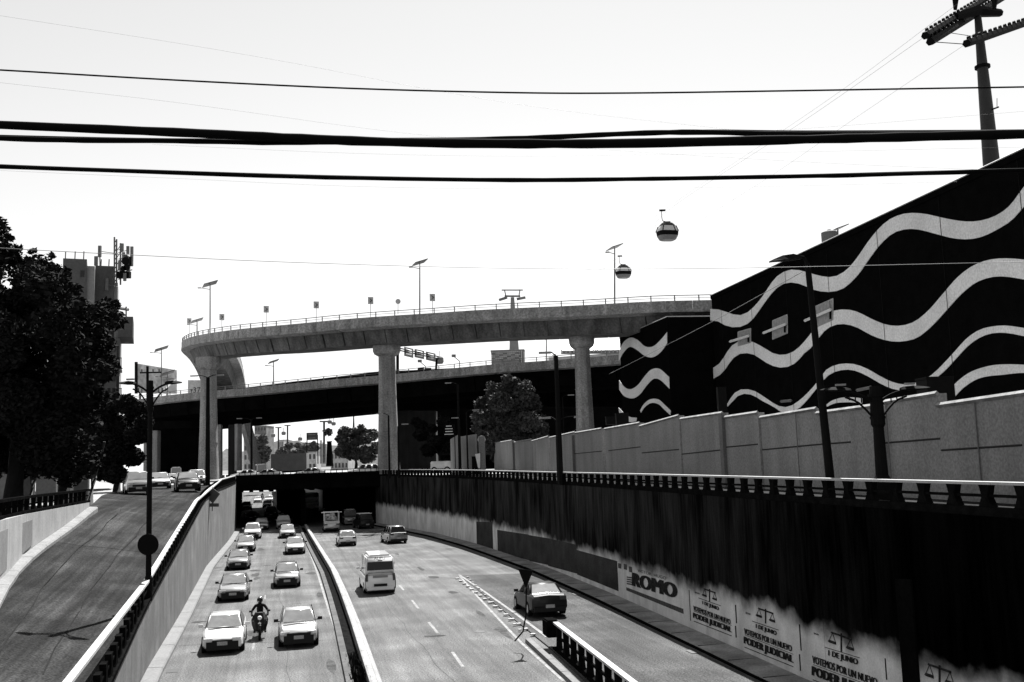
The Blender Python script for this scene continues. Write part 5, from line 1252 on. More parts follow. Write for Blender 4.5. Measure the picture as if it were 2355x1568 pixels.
MB().tube([at(258, 634, 103), at(304, 620, 103)], .06, 4).build('antenna_arm', m_, an); box('equipment', at(285, 632, 103), (1.3, .6, .7), DARKM, an)
for px, py, r_ in ((288, 600, .42), (291, 615, .35), (283, 618, .3)):
    c = at(px, py, 102.2); MB().tube([c, c + Vector((0, .25, 0))], [r_, r_ * .6], 12).build('dish', DARKM, an)
sh = thing('roof_canopy', at(270, 700, 103), 'thin canopy frame on the roof below the antenna mast', 'canopy')
MB().tube([at(228, 702, 103), at(296, 712, 103)], .15, 4).build('canopy_slab', CONCM, sh)
for px in (245, 265, 290): MB().tube([at(px, 705, 103), at(px, 735, 103)], .08, 4).build('post', STEEL2, sh)
p = at(231, 590, 103); MB().tube([p, at(231, 566, 103)], .12, 4)
T = thing('antenna', at(231, 622, 103), 'separate twin panel antenna at the left of the lattice mast', 'antenna'); MB().tube([at(230, 622, 103), at(229, 566, 103)], .07, 5).build('pole', m_, T); box('panel_antenna', at(221, 600, 103), (.35, .2, 1.0), m_, T); box('panel_antenna', at(229.5, 578, 102.8), (.3, .2, 1.2), m_, T)
# low wall behind the left trees, its sun patches painted in pale panels
lowW = thing('garden_wall', at(60, 1140, 72), 'sunlit blotchy garden wall between trunks under the big tree', 'wall')
for i, (x0, x1, y0) in enumerate(((-40, 40, 1085), (42, 80, 1080), (84, 132, 1070), (134, 205, 1075))):
    a, b = at(x0, y0, 74), at(x1, y0, 74); box('wall_panel', ((a.x + b.x) / 2 + .02, 74, (a.z + 5.7) / 2), (b.x - a.x - .06, .3, a.z - 5.7), [AWL, AW, AWL, AW][i], lowW)
for i, px in enumerate((18, 66, 205)):
    p = at(px, 1150, 70); T = thing('bare_tree', (p.x, 70, 5.7), ['pale bare trunk at the far left under the dark crown', 'forked pale trunk second from the left edge', 'slim trunk at the right end of the left balustrade'][i], 'tree', 'bare trunks under the big tree')
    MB().tube([Vector((p.x, 70, 5.6)), Vector((p.x + .3, 70, 7.5)), Vector((p.x - .1, 70, 10))], [.32, .22, .16], 8).build('trunk', mat('bark_pale', .04, .95, .5, 3, .2, 20), T, smooth=True)
    MB().tube([Vector((p.x + .25, 70, 7.3)), Vector((p.x + 1.0, 70, 10))], [.15, .1], 6).build('limb', MATS['bark_pale'], T)

# billboards left
bb = thing('billboard', at(358, 905, 215), 'large pale billboard on a frame behind the left street lamp', 'billboard')
Yb = 215
plate('billboard_face', [at(312, 835, Yb), at(406, 851, Yb + 8), at(406, 905, Yb + 8), at(312, 903, Yb)], mat('faded_poster', .5, .8, .35, .3, .2, 1.2, world=True), bb, .3)
MB().tube([at(313, 832, Yb - 1), at(313, 905, Yb - 1)], .35, 4).build('post', DARKM, bb)
for px, y0, y1 in ((322, 905, 960), (350, 905, 960), (385, 905, 960)): MB().tube([at(px, y0, Yb + 2), at(px, y1, Yb + 2)], .25, 5).build('leg', DARKM, bb)
V0 = at(362, 862, Yb - .5)
plate('poster_stripe', [at(360, 893, Yb + 3), at(405, 872, Yb + 7), at(405, 904, Yb + 7), at(372, 904, Yb + 3)], WHITEP, bb, .1)
b2 = thing('billboard', at(445, 900, 212), 'small pale billboard with large digits left of the tall pier', 'billboard')
plate('billboard_face', [at(432, 874, 212), at(464, 874, 212), at(464, 905, 212), at(432, 905, 212)], mat('billboard_grey', .5, .8, .15, .4, .2, 2, world=True), b2, .3)
cu = text_mesh('\u202237', .03); o = bpy.data.objects.new('digits', cu); COL.objects.link(o); cu.materials.append(BLACK); o.parent = b2; OFF[o.name] = off(b2)
p = at(437, 903, 205); o.location = p - off(b2); o.rotation_euler = (math.pi / 2, 0, 0); o.scale = (1.6, 1.6, 1)

# brick pattern building and translucent roof hall above the lower viaduct
BB = block('blocky building with checkered brick face behind the lower viaduct', 1129, 1204, 808, 260, 12, FAR2, 0, 0)
a, b = at(1129, 808, 259.8), at(1198, 838, 259.8); cw = (b.x - a.x) / 15; me1 = MB().box((0, 0, 0), (cw * .8, .2, cw * .55)).build('brick', mat('brick_pale', .32, .9, .3, .5, 0, 1, world=True)).data; bpy.data.objects.remove([o for o in bpy.data.objects if o.data is me1][0])
for i in range(15):
    for j in range(6):
        if (i // 2 + j) % 3 != 1 or j == 0: inst('brick', me1, BB, (a.x + cw * (i + .5), 259.75, a.z - cw * .8 * (j + .6)))
plate('side_wall', [at(1198, 806, 259), at(1207, 804, 266), at(1207, 842, 266), at(1198, 842, 259)], FAR1, BB, .2)
hall = thing('market_hall', at(1360, 830, 230), 'hall with pale translucent pitched roof and balcony railing behind the right tall pier', 'building')
PR = mat('translucent_roof', .75, .5, .05, .3, 0, 1, world=True)
Yh = 230
r0, r1, r2, r3 = at(1258, 822, Yh), at(1302, 783, Yh + 16), at(1500, 778, Yh + 16), at(1500, 806, Yh)
e0 = at(1290, 806, Yh)
mesh('roof', [e0, r3, r2, r1, e0 + Vector((0, 0, -.2)), r3 + Vector((0, 0, -.2))], [(0, 1, 2, 3), (0, 4, 5, 1)], PR, hall)
mesh('roof_side', [r0, e0, r1, r1 + Vector((-5, 8, -6))], [(0, 1, 2, 3)], PR, hall)
for i in range(9):
    t = i / 8; MB().tube([e0.lerp(r3, t) + Vector((0, 0, .05)), r1.lerp(r2, t) + Vector((0, 0, .05))], .07, 4).build('roof_rib', STEEL2, hall)
plate('wall', [at(1262, 822, Yh + 1), at(1500, 806, Yh + 1), at(1500, 860, Yh + 1), at(1262, 860, Yh + 1)], FAR1, hall, .3)
plate('balcony_band', [at(1290, 806, Yh - .5), at(1500, 803, Yh - .5), at(1500, 812, Yh - .5), at(1290, 814, Yh - .5)], FAR2, hall, .3)
for i in range(24):
    t = i / 23; p = at(1292, 807, Yh - .8).lerp(at(1500, 804, Yh - .8), t); box('baluster', p, (.2, .2, 1.0), FAR1, hall)
# far blocks under the viaduct
block('far grey apartment block seen under the viaduct beside the leaning strut', 585, 612, 980, 620, 20, FAR2, 4, 7)
block('low pale house left of the far apartment block', 560, 586, 1000, 560, 15, FAR1, 3, 4)
block('small white far building right of the trailer', 708, 727, 1040, 330, 8, FAR1, 2, 2)
block('far white storage hall behind the gap trees', 760, 800, 1040, 350, 15, FAR1, 5, 2)
block('tiny far house on the hill, left', 640, 652, 1012, 900, 15, FAR1, 3, 3)
block('tiny far house on the hill, right', 786, 800, 1005, 900, 15, FAR1, 3, 3)
# far pylons and sign
T = thing('road_sign_board', at(717, 1060, 260), 'dark rectangular road sign board seen under the lower viaduct', 'sign')
box('sign_board', at(717.5, 1003, 260), (2.9, .2, 1.9), mat('green_sign_far', .035, .7, .2, 1, 0, 1), T); 
for k in range(2): box('text_line', at(717, 999 + k * 8, 259.8), (1.9, .1, .22), FAR2, T)
tube('pole', [at(731, 1066, 260), at(730, 1000, 260)], .14, DARKM, T, 6); tube('pole', [at(705, 1066, 260), at(706, 1000, 260)], .14, DARKM, T, 6)
for i, (px, y0, Y, w_) in enumerate(((640, 982, 700, 14), (661, 977, 700, 14), (745, 968, 500, 20))):
    T = thing('cable_car_tower', at(px, 1030, Y), ['tiny far cable car tower, left of a pair under the viaduct', 'tiny far cable car tower, right of a pair under the viaduct', 'small far cable car tower above the dark road sign'][i], 'tower')
    tube('mast', [at(px, 1062, Y), at(px, y0, Y)], .55, TG, T, 6); tube('cross_arm', [at(px - w_ / 2, y0 + 1, Y), at(px + w_ / 2, y0 + 1, Y)], .4, TG, T, 5)
for i, (px, py) in enumerate(((628, 1001), (652, 996), (758, 970), (767, 974), (690, 1009))):
    p = at(px, py, 480); T = thing('gondola', p, ['tiny far gondola left of the tower pair', 'tiny far gondola between the tower pair', 'tiny far gondola right of the small tower, upper', 'tiny far gondola right of the small tower, lower', 'tiny far gondola just left of the dark road sign'][i], 'gondola', 'tiny far gondolas')
    MB().tube([p + Vector((0, 0, -.9)), p + Vector((0, 0, -.3)), p + Vector((0, 0, .6)), p + Vector((0, 0, .9))], [.8, 1.1, 1.0, .5], 8).build('cabin', FAR2, T); tube('hanger', [p + Vector((0, 0, .9)), p + Vector((0, 0, 2.6))], .12, FAR2, T, 4)
T = thing('pylon', at(813, 1060, 520), 'far lattice pylon behind the grey green tree', 'pylon')
for dx in (-4, 4): MB().tube([at(813 + dx, 1060, 520), at(813, 950, 520)], .25, 4).build('pylon_leg', TG, T)
for k in range(7): MB().tube([at(813 - 4 + k * .5, 1050 - k * 14, 520), at(813 + 4 - k * .5, 1043 - k * 14, 520)], .15, 4).build('pylon_brace', TG, T)
T = thing('utility_pole', at(741, 1060, 240), 'cluster of pale posts right of the dark road sign', 'pole')
for dx in (0, 5, 9): MB().tube([at(738 + dx, 1066, 240), at(738 + dx, 1012 + dx, 240)], .2, 5).build('post', FAR2, T)
T = thing('utility_pole', at(757, 1060, 200), 'dark thick pole right of the cluster of pale posts', 'pole'); MB().tube([at(758, 1072, 200), at(757, 1015, 200)], [.75, .45], 8).build('post', DARKM, T); MB().tube([at(751, 1016, 200), at(763, 1015, 200)], .12, 4).build('crossarm', DARKM, T)

# ------------------------------------------------------------------ vehicles
def car_mesh(kind):
    """dimension table: L, W, H, hood height, windscreen base y, windscreen top y, roof end y, rear glass base y, tail height, front height"""
    return {'sedan': (4.45, 1.76, 1.46, .93, .95, .25, -.95, -1.6, 1.02, .72), 'hatch': (3.9, 1.7, 1.5, .97, 1.0, .35, -1.35, -1.8, .98, .75),
            'suv': (4.5, 1.86, 1.72, 1.08, 1.05, .45, -1.7, -2.1, 1.12, .86), 'van': (4.85, 1.88, 2.28, 1.15, 2.0, 1.25, -2.25, -2.4, 1.2, .9),
            'pickup': (5.2, 1.85, 1.78, 1.08, 1.2, .6, -.55, -.75, 1.08, .86)}[kind]
def build_vehicle(kind, col, dark_front=False):
    L, W, H, hz, wb, wt_, re_, rb, tz, fz = car_mesh(kind)
    P = paint(col)
    T = bpy.data.objects.new(kind + '_proto', None); OFF[T.name] = Vector((0, 0, 0)); COL.objects.link(T)
    hl = L / 2; hw = W / 2; V = []; F = []
    belt = hz
    st = [(-hl, .86, .42, tz * .78), (-hl + .06, .95, .3, tz * .93), (-hl + .3, .99, .22, tz), (rb, 1, .2, tz + (.0 if kind != 'pickup' else 0)), (-.4, 1, .2, (tz + hz) / 2), (wb, 1, .2, hz), (hl - .9, .99, .2, hz - .05), (hl - .35, .95, .22, fz + .08), (hl - .1, .88, .28, fz), (hl, .76, .4, fz * .86)]
    for y, wq, zb, zt in st:
        w_ = hw * wq
        V += [(-w_ * .88, y, zb), (-w_, y, zb + .12), (-w_, y, (zb + zt) / 2 + .06), (-w_ * .965, y, zt - .1), (-w_ * .86, y, zt - .01), (0, y, zt + .035), (w_ * .86, y, zt - .01), (w_ * .965, y, zt - .1), (w_, y, (zb + zt) / 2 + .06), (w_, y, zb + .12), (w_ * .88, y, zb)]
    m = 11
    for i in range(len(st) - 1):
        for k in range(m): F.append((i * m + k, i * m + (k + 1) % m, i * m + m + (k + 1) % m, i * m + m + k))
    F += [tuple(reversed(range(m))), tuple(range(len(V) - m, len(V)))]
    body = mesh('body', V, [tuple(reversed(f)) for f in F], P, T, smooth=False)
    for q in body.data.polygons: q.use_smooth = True
    body.data.set_sharp_from_angle(angle=math.radians(32))
    # cabin
    bw, tw_ = hw * .93, hw * (.74 if kind != 'van' else .86)
    zb = hz - .06; r = H
    bx = [(-bw, wb, zb), (bw, wb, zb), (bw, rb, tz - .06), (-bw, rb, tz - .06), (-tw_, wt_, r - .06), (tw_, wt_, r - .06), (tw_, re_, r - .05), (-tw_, re_, r - .05)]
    bm = bmesh.new(); vs = [bm.verts.new(v) for v in bx]
    for f in ((0, 3, 2, 1), (4, 5, 6, 7), (0, 1, 5, 4), (1, 2, 6, 5), (2, 3, 7, 6), (3, 0, 4, 7)): bm.faces.new([vs[i] for i in f])
    top = [e for e in bm.edges if all(v.co.z > r - .1 for v in e.verts)] + [e for e in bm.edges if abs(e.verts[0].co.z - e.verts[1].co.z) > .2]
    bmesh.ops.bevel(bm, geom=top, offset=.09, segments=3, affect='EDGES'); me = bpy.data.meshes.new('roof'); bm.to_mesh(me); bm.free(); me.materials.append(P)
    cab = bpy.data.objects.new('cabin', me); COL.objects.link(cab); cab.parent = T; OFF[cab.name] = Vector((0, 0, 0))
    for p in me.polygons: p.use_smooth = True
    B = [Vector(v) for v in bx]
    def pane(name, q, s_, m_, lift=.012, par=T):
        q = [Vector(v) for v in q]; c = sum(q, Vector()) / 4; n_ = (q[1] - q[0]).cross(q[3] - q[0]).normalized()
        if n_.dot(c - Vector((0, c.y * .5, .6))) < 0: n_ = -n_
        w2 = [c + (v - c) * s_ + n_ * lift for v in q]; w2 += [v - n_ * .03 for v in w2]
        return mesh(name, w2, [(0, 1, 2, 3), (7, 6, 5, 4), (0, 4, 5, 1), (1, 5, 6, 2), (2, 6, 7, 3), (3, 7, 4, 0)], m_, par)
    pane('windscreen', (B[0], B[1], B[5], B[4]), .88, SCREEN)
    rq = (B[2], B[3], B[7], B[6])
    if kind == 'van': rq = (B[2].lerp(B[6], .24), B[3].lerp(B[7], .24), B[3].lerp(B[7], .74), B[2].lerp(B[6], .74))
    pane('rear_window', rq, .84 if kind != 'van' else .92, GLASS if kind in ('van', 'suv') else SCREEN)
    for s_ in (-1, 1):
        q = (B[0], B[3], B[7], B[4]) if s_ < 0 else (B[1], B[2], B[6], B[5])
        nwin = 3 if kind in ('suv', 'van') else 2
        for k in range(nwin):
            a0, a1 = k / nwin + .025, (k + 1) / nwin - .025
            pane('side_window', (q[0].lerp(q[1], a0), q[0].lerp(q[1], a1), q[3].lerp(q[2], a1), q[3].lerp(q[2], a0)), .86, GLASS, .01)
        my = wb - .35; mr = MB().box((s_ * (hw + .11), my, belt + .07), (.2, .1, .13)); mr.box((s_ * (hw - .0), my - .01, belt + .02), (.12, .05, .04)); mr.build('mirror', P if col > .5 else TRIM, T)
        for hy in ((hl * .62), (-hl * .62)):
            w1 = MB().tube([(s_ * (hw - .2), hy, .33), (s_ * (hw + .012), hy, .33)], .33, 18).build('wheel', TYRE, T)
            MB().tube([(s_ * (hw - .0), hy, .33), (s_ * (hw + .02), hy, .33)], .19, 12).build('rim', RIM, w1)
        # lights follow the nose and tail
        hd = MB().box((s_ * hw * .66, hl - .1, fz * .86), (hw * .42, .16, .13)); hd.build('headlight', LAMPW if not dark_front else LAMPW, T)
        if kind == 'van': MB().box((s_ * hw * .87, -hl + .01, 1.0), (.13, .1, .42)).build('taillight', LAMPR, T)
        else: MB().box((s_ * hw * .72, -hl + .04, tz * .82), (hw * .36, .12, .16)).build('taillight', LAMPR, T)
    MB().box((0, hl - .0, fz * .74), (hw * (.95 if kind != 'hatch' else 1.2), .09, .14 if kind != 'hatch' else .2)).build('grille', TRIM, T)  # bigger on the hatch, darkening the shaded front by colour
    MB().box((0, wb + .14, hz + .035), (hw * 1.5, .16, .02)).build('wiper_cowl', TRIM, T)
    MB().box((0, .42 if kind != 'van' else 1.4, hz + .16), (hw * .5, .22, .3)).build('seat_shape', TRIM, T) if False else None
    MB().box((0, hl - .02, .37), (hw * 1.5, .16, .34)).build('bumper_intake_shade', TRIM, T)  # intake enlarged; its black stands in for the shaded front of the car
    MB().box((0, hl + .075, .47), (.42, .02, .15)).build('licence_plate', PLATE, T)
    MB().box((0, -hl - .0, .36), (hw * 1.7, .14, .2)).build('rear_bumper', TRIM if kind != 'van' else P, T)
    MB().box((0, -hl - .075 if kind != 'van' else -hl - .09, .55 if kind in ('suv', 'van') else .5), (.42 if kind != 'van' else .8, .02, .15), ).build('licence_plate', PLATE if kind != 'van' else TRIM, T)
    MB().box((0, -.1, .27), (hw * 1.7, L * .84, .16)).build('underbody', TRIM, T)
    if kind == 'van':
        MB().box((0, -hl - .02, 1.28), (hw * 1.6, .03, .02)).build('door_seam', TRIM, T)
        MB().box((0, -hl + .06, 1.99), (.28, .06, .06)).build('high_brake_light', LAMPR, T); MB().box((0, -hl - .03, 1.05), (.9, .03, .13)).build('trim_strip', mat('grey_trim', .2, .5, 0, 1, 0, 1), T)
        b = MB(); b.box((0, re_ / 2 + .4, H + .0), (tw_ * 1.5, 2.9, .1)); b.build('roof_panel', P, T)
    if kind == 'pickup':
        for s_ in (-1, 1): box('bed_side', (s_ * hw * .96, -1.65, 1.15), (.07, 1.8, .3), P, T)
        box('tailgate', (0, -hl + .02, 1.12), (W * .92, .07, .32), P, T)
    return T
def kids(o): return [c for c in bpy.data.objects if c.parent is o]
def copy_tree(o, parent=None, name=None):
    c = o.copy(); COL.objects.link(c); c.parent = parent
    if name: c.name = name
    for ch in CH.get(o.name, ()): copy_tree(ch, c, ch.name.split('.')[0])
    return c
CH = {}; PROTO = {}; FIRST = {}
def vehicle(kind, col, loc, heading, label, scale=1.0, group=None, cat=None, slope=0, name=None):
    key = (kind, col)
    if key not in PROTO:
        PROTO[key] = build_vehicle(kind, col)
        for o in list(bpy.data.objects):
            if o.parent: CH.setdefault(o.parent.name, [])
        for o in [PROTO[key]] + [q for q in bpy.data.objects if q.parent is PROTO[key]]:
            CH[o.name] = [q for q in bpy.data.objects if q.parent is o]
        T = PROTO[key]
    else: T = copy_tree(PROTO[key])
    T.name = name or {'sedan': 'sedan_car', 'hatch': 'hatchback_car', 'suv': 'suv_car', 'van': 'passenger_van', 'pickup': 'pickup_truck'}[kind]
    CH[T.name] = CH.get(T.name) or []
    T.location = Vector(loc); T.rotation_euler = (slope, 0, heading); T.scale = (scale,) * 3
    tag(T, label, cat or {'van': 'van', 'pickup': 'pickup truck'}.get(kind, 'car'), group)
    return T
# remember children of prototypes before renaming
_old_vehicle = vehicle
def vehicle(kind, col, loc, heading, label, **k):
    key = (kind, col)
    if key in PROTO:
        src = PROTO[key]; kidsl = KID[key]
        c = src.copy(); COL.objects.link(c); c.parent = None
        for ch, subs in kidsl:
            d = ch.copy(); d.name = ch.name.split('.')[0]; COL.objects.link(d); d.parent = c
            for s_ in subs: e = s_.copy(); e.name = s_.name.split('.')[0]; COL.objects.link(e); e.parent = d
        T = c
    else:
        T = PROTO[key] = build_vehicle(kind, col)
        ch = [q for q in bpy.data.objects if q.parent is T]
        KID[key] = [(q, [s_ for s_ in bpy.data.objects if s_.parent is q]) for q in ch]
    T.name = k.get('name') or {'sedan': 'sedan_car', 'hatch': 'hatchback_car', 'suv': 'suv_car', 'van': 'passenger_van', 'pickup': 'pickup_truck'}[kind]
    T.location = Vector(loc); T.rotation_euler = (k.get('slope', 0), 0, heading); s_ = k.get('scale', 1.0); T.scale = (s_, s_, s_)
    if 'group' in T: del T['group']
    tag(T, label, k.get('cat') or {'van': 'van', 'pickup': 'pickup truck'}.get(kind, 'car'), k.get('group'))
    return T
KID = {}
HD = math.radians(13.3)                # lanes run 13.3 degrees left of the view axis
LEN = {'sedan': 4.45, 'hatch': 3.9, 'suv': 4.5, 'van': 4.85, 'pickup': 5.2}
def toward(kind, col, px, py, label, group='cars coming towards the viewer in the underpass', z=0, hd=HD, **k):
    p = onz(px, py, z); d = Vector((-math.sin(hd), math.cos(hd), 0)); p = p + d * LEN[kind] / 2
    return vehicle(kind, col, p, hd + math.pi, label, group=group, **k)
def away(kind, col, px, py, label, group='vehicles driving away in the underpass', z=0, hd=HD, **k):
    p = onz(px, py, z); d = Vector((-math.sin(hd), math.cos(hd), 0)); p = p + d * LEN[kind] / 2
    return vehicle(kind, col, p, hd, label, group=group, **k)
toward('sedan', .7, 511, 1505, 'white older sedan nearest the camera in the left lane beside the motorcycle')
toward('hatch', .45, 687, 1490, 'silver car nearest the median, glare on its windscreen, right of the motorcycle')
toward('sedan', .2, 535, 1384, 'grey sedan directly behind the white older sedan in the left lane')
toward('hatch', .2, 660, 1352, 'dark grey hatchback second in the lane beside the median')
toward('sedan', .15, 547, 1311, 'dark sedan third in the left lane')
toward('sedan', .3, 564, 1270, 'grey sedan fourth in the left lane, at the height of the far kerb joint')
toward('sedan', .45, 679, 1275, 'silver sedan third in the lane beside the median')
toward('suv', .7, 580, 1240, 'white suv fifth in the left lane')
toward('sedan', .3, 661, 1238, 'grey sedan fourth in the lane beside the median, partly in front of a pale suv')
toward('sedan', .45, 601, 1219, 'silver car half hidden behind the white suv at the tunnel mouth')
toward('suv', .45, 652, 1217, 'pale suv at the tunnel mouth in the lane beside the median')
G2 = 'cars in the dark of the tunnel'
toward('sedan', .03, 577, 1197, 'black car with dim headlights just inside the tunnel, left', G2)
toward('suv', .03, 623, 1190, 'black suv with one bright headlight just inside the tunnel, right', G2)
toward('suv', .03, 566, 1175, 'black suv silhouetted against the bright far end of the tunnel, left', G2)
toward('sedan', .03, 614, 1168, 'black car silhouetted against the bright far end of the tunnel, right', G2)
toward('sedan', .7, 592, 1156, 'white car in the sun beyond the tunnel, left', G2)
toward('suv', .7, 618, 1156, 'white van like car in the sun beyond the tunnel, right', G2)
vn = away('van', .7, 875, 1366, 'white high roof passenger van seen from behind on the right carriageway')
away('hatch', .7, 800, 1256, 'small white hatchback ahead of the white van', hd=math.radians(15))
away('suv', .2, 917, 1250, 'grey suv in the right lane near the curving kerb', hd=math.radians(20))
pk = away('pickup', .45, 763, 1223, 'pale pickup truck loaded with goods entering the tunnel')
away('van', .15, 806, 1208, 'dark box like van beside the loaded pickup at the tunnel mouth', scale=.9)
sv_ = away('suv', .03, 845, 1216, 'black suv with pale roof rack in the right lane at the tunnel mouth', hd=math.radians(22))
rc = away('sedan', .03, 1264, 1420, 'black sedan with bright rear window driving down the right ramp', z=RAMPZ(43), hd=math.radians(12), slope=-.02, scale=1.06)
# cargo on the pickup: ladder rack and sacks
def on(o, name, M_, m_, label, cat):
    ob = M_.build(name, m_); ob.matrix_world = o.matrix_world if False else (Matrix.Translation(o.location) @ Matrix.Rotation(o.rotation_euler.z, 4, 'Z')); return tag(ob, label, cat)
b = MB(); R2 = random.Random(4)
for k in range(9): b2_ = (R2.uniform(-.6, .6), -1.6 + R2.uniform(-.6, .6), 1.35 + R2.uniform(0, .7)); b.box(b2_, (R2.uniform(.3, .6), R2.uniform(.3, .6), R2.uniform(.2, .5)), rz=R2.uniform(0, 3))
on(pk, 'cargo_pile', b, mat('mixed_sacks', .4, .8, .8, 2.5, .3, 8), 'jumbled pale cargo piled on the bed of the pickup truck', 'cargo')['kind'] = 'stuff'
b = MB()
for x in (-.85, .85): b.tube([(x, -2.4, 1.1), (x, -2.4, 2.3)], .04, 5); b.tube([(x, -.8, 1.1), (x, -.8, 2.3)], .04, 5); b.tube([(x, -2.5, 2.3), (x, .3, 2.3)], .04, 5)
b.tube([(-1.2, -2.4, 2.3), (1.2, -2.4, 2.3)], .05, 5); b.tube([(-.85, -.8, 2.3), (.85, -.8, 2.3)], .04, 5)
on(pk, 'rack', b, WHITEP, 'white pipe rack over the bed of the pickup truck', 'rack')
b = MB()
for y in (-1.2, .1): b.tube([(-.8, y, 1.82), (.8, y, 1.82)], .04, 5)
for x in (-.7, .7): b.tube([(x, -1.5, 1.82), (x, .4, 1.82)], .03, 5); b.tube([(x, -1.2, 1.7), (x, -1.2, 1.82)], .03, 4)
on(sv_, 'roof_rack', b, WHITEP, 'white roof rack bars on the black suv at the tunnel mouth', 'rack')
# lettering on the back of the white van
me = text_mesh('ALIPU', .03); me.materials.append(INKG); me.name = 'lettering'
o = bpy.data.objects.new('lettering', me); COL.objects.link(o); o.parent = vn; o.rotation_euler = (math.radians(86), 0, 0); o.location = (-.36, -2.40, 2.05); o.scale = (.26, .26, .5)
# bus in the tunnel's right bore
def busT(label, p, rz, L, W, H, m_, cat='bus', name='bus', group=None, win=True):
    T = thing(name, (0, 0, 0), label, cat, group)
    b = box('body', (0, 0, H / 2 + .25), (W, L, H - .5), m_, T, bevel=.12)
    box('underbody', (0, 0, .45), (W * .9, L * .9, .4), TRIM, T)
    if win:
        for s_ in (-1, 1):
            n_ = int(L / 1.6)
            for k in range(n_): box('side_window', (s_ * (W / 2 + .0), -L / 2 + .8 + k * (L - 1) / n_ + .4, H * .62), (.03, (L - 1) / n_ * .85, H * .28), GLASS, T)
        box('windscreen', (0, L / 2, H * .6), (W * .86, .04, H * .36), GLASS, T); box('rear_window', (0, -L / 2, H * .62), (W * .8, .04, H * .28), GLASS, T)
    for s_ in (-1, 1):
        for y in (L * .32, -L * .3): w1 = MB().tube([(s_ * (W / 2 - .3), y, .45), (s_ * (W / 2 + .01), y, .45)], .45, 14).build('wheel', TYRE, T); MB().tube([(s_ * (W / 2), y, .45), (s_ * (W / 2 + .02), y, .45)], .25, 10).build('rim', RIM, w1)
        box('headlight', (s_ * W * .36, L / 2 + .01, .8), (.3, .04, .2), LAMPW, T); box('taillight', (s_ * W * .42, -L / 2 - .01, 1.0), (.14, .04, .4), LAMPR, T)
    T.location = p; T.rotation_euler = (0, 0, rz); return T
p = onz(715, 1172, 0); busT('bus with a bright roof edge in the dark right bore of the tunnel', p, HD, 10, 2.5, 3.1, WHITEP)
# street level traffic
G3 = 'cars waiting on the side road'
def street_z(x, y):
    L = poly_at(LSTREET_L, y); xr = poly_at(LWALL, y)[0] - .35; t = (x - L[0]) / (xr - L[0]); return L[2] + (LZ(y) - .22 - L[2]) * t
def street(kind, col, px, py, z, hd, label, **k):
    for _ in range(12):
        p = onz(px, py, z); z = z * .5 + street_z(p.x, min(p.y, 131)) * .5
    p.z = z + .01
    return vehicle(kind, col, p, hd + math.pi, label, group=G3, **k)
street('suv', .2, 315, 1136, 5.55, math.radians(24), 'grey suv nearest the big trees on the side road', scale=1.15)
street('sedan', .45, 366, 1124, 5.75, math.radians(22), 'silver car behind the left street lamp pole on the side road', scale=1.2)
street('hatch', .7, 394, 1114, 6.0, math.radians(22), 'white car in the back row of the side road')
street('suv', .7, 452, 1117, 6.1, math.radians(20), 'white van like car behind the black car on the side road', scale=1.15)
street('hatch', .03, 430, 1130, 5.6, math.radians(22), 'black car with lit headlights on the side road by the white balustrade', scale=1.25)
street('van', .7, 405, 1105, 6.15, math.radians(18), 'tall pale van at the back of the side road queue', scale=1.0)
G4 = 'traffic on the street above the tunnel'
def cross(kind, col, px, py, Y, rz, label, **k):
    p = at(px, py, Y); return vehicle(kind, col, (p.x, p.y, 6.2), rz, label, group=G4, **k)
tl = thing('truck_trailer', at(663, 1075, 205), 'long grey box trailer parked beyond the bridge', 'trailer')
a, b = at(622, 1044, 205), at(704, 1040, 205); box('cargo_box', ((a.x + b.x) / 2, 206.5, (a.z + 7.0) / 2), (b.x - a.x, 2.6, a.z - 7.0), mat('trailer_grey', .2, .8, .1, 1, .1, 8), tl)
box('chassis', ((a.x + b.x) / 2, 206.5, 6.85), (b.x - a.x - .4, 1.2, .28), DARKM, tl)
for x in (a.x + .9, a.x + 2.1, b.x - 1.2): MB().tube([(x, 205.1, 6.65), (x, 205.5, 6.65)], .5, 14).build('wheel', TYRE, tl)
cross('van', .7, 600, 1068, 175, math.radians(200), 'white van right of the leaning strut above the tunnel')
cross('sedan', .7, 565, 1080, 150, math.radians(95), 'white car roof behind the bridge parapet, left')
cross('sedan', .45, 612, 1080, 148, math.radians(90), 'silver car roof behind the bridge parapet, middle')
cross('suv', .7, 838, 1066, 142, math.radians(100), 'white car at the right end of the bridge above the tunnel')
cross('sedan', .45, 712, 1075, 150, math.radians(95), 'silver car roof behind the bridge parapet below the trailer')
p = at(1020, 1062, 150); busT('small white box truck body parked left of the gate wall', (p.x - .2, 150, 6.25), math.radians(80), 3.2, 2.0, 1.7, FAR1, win=False, cat='truck', name='box_truck')

# ------------------------------------------------------------------ motorcycles and riders
def skin_body(name, joints, edges, m_, parent=None, sub=2):
    me = bpy.data.meshes.new(name); me.from_pydata([j[0] for j in joints], edges, []); o = bpy.data.objects.new(name, me); COL.objects.link(o)
    md = o.modifiers.new('skin', 'SKIN'); md.use_smooth_shade = True
    for i, j in enumerate(joints): me.skin_vertices[0].data[i].radius = (j[1], j[1] if len(j) < 3 else j[2])
    me.skin_vertices[0].data[0].use_root = True
    s_ = o.modifiers.new('sub', 'SUBSURF'); s_.levels = sub; s_.render_levels = sub
    bpy.context.view_layer.update(); dg = bpy.context.evaluated_depsgraph_get(); m2_ = bpy.data.meshes.new_from_object(o.evaluated_get(dg)); bpy.data.objects.remove(o)
    m2_.materials.clear(); m2_.materials.append(m_); o = bpy.data.objects.new(name, m2_); COL.objects.link(o)
    for p in m2_.polygons: p.use_smooth = True
    if parent: o.parent = parent
    OFF[o.name] = Vector((0, 0, 0)); return o
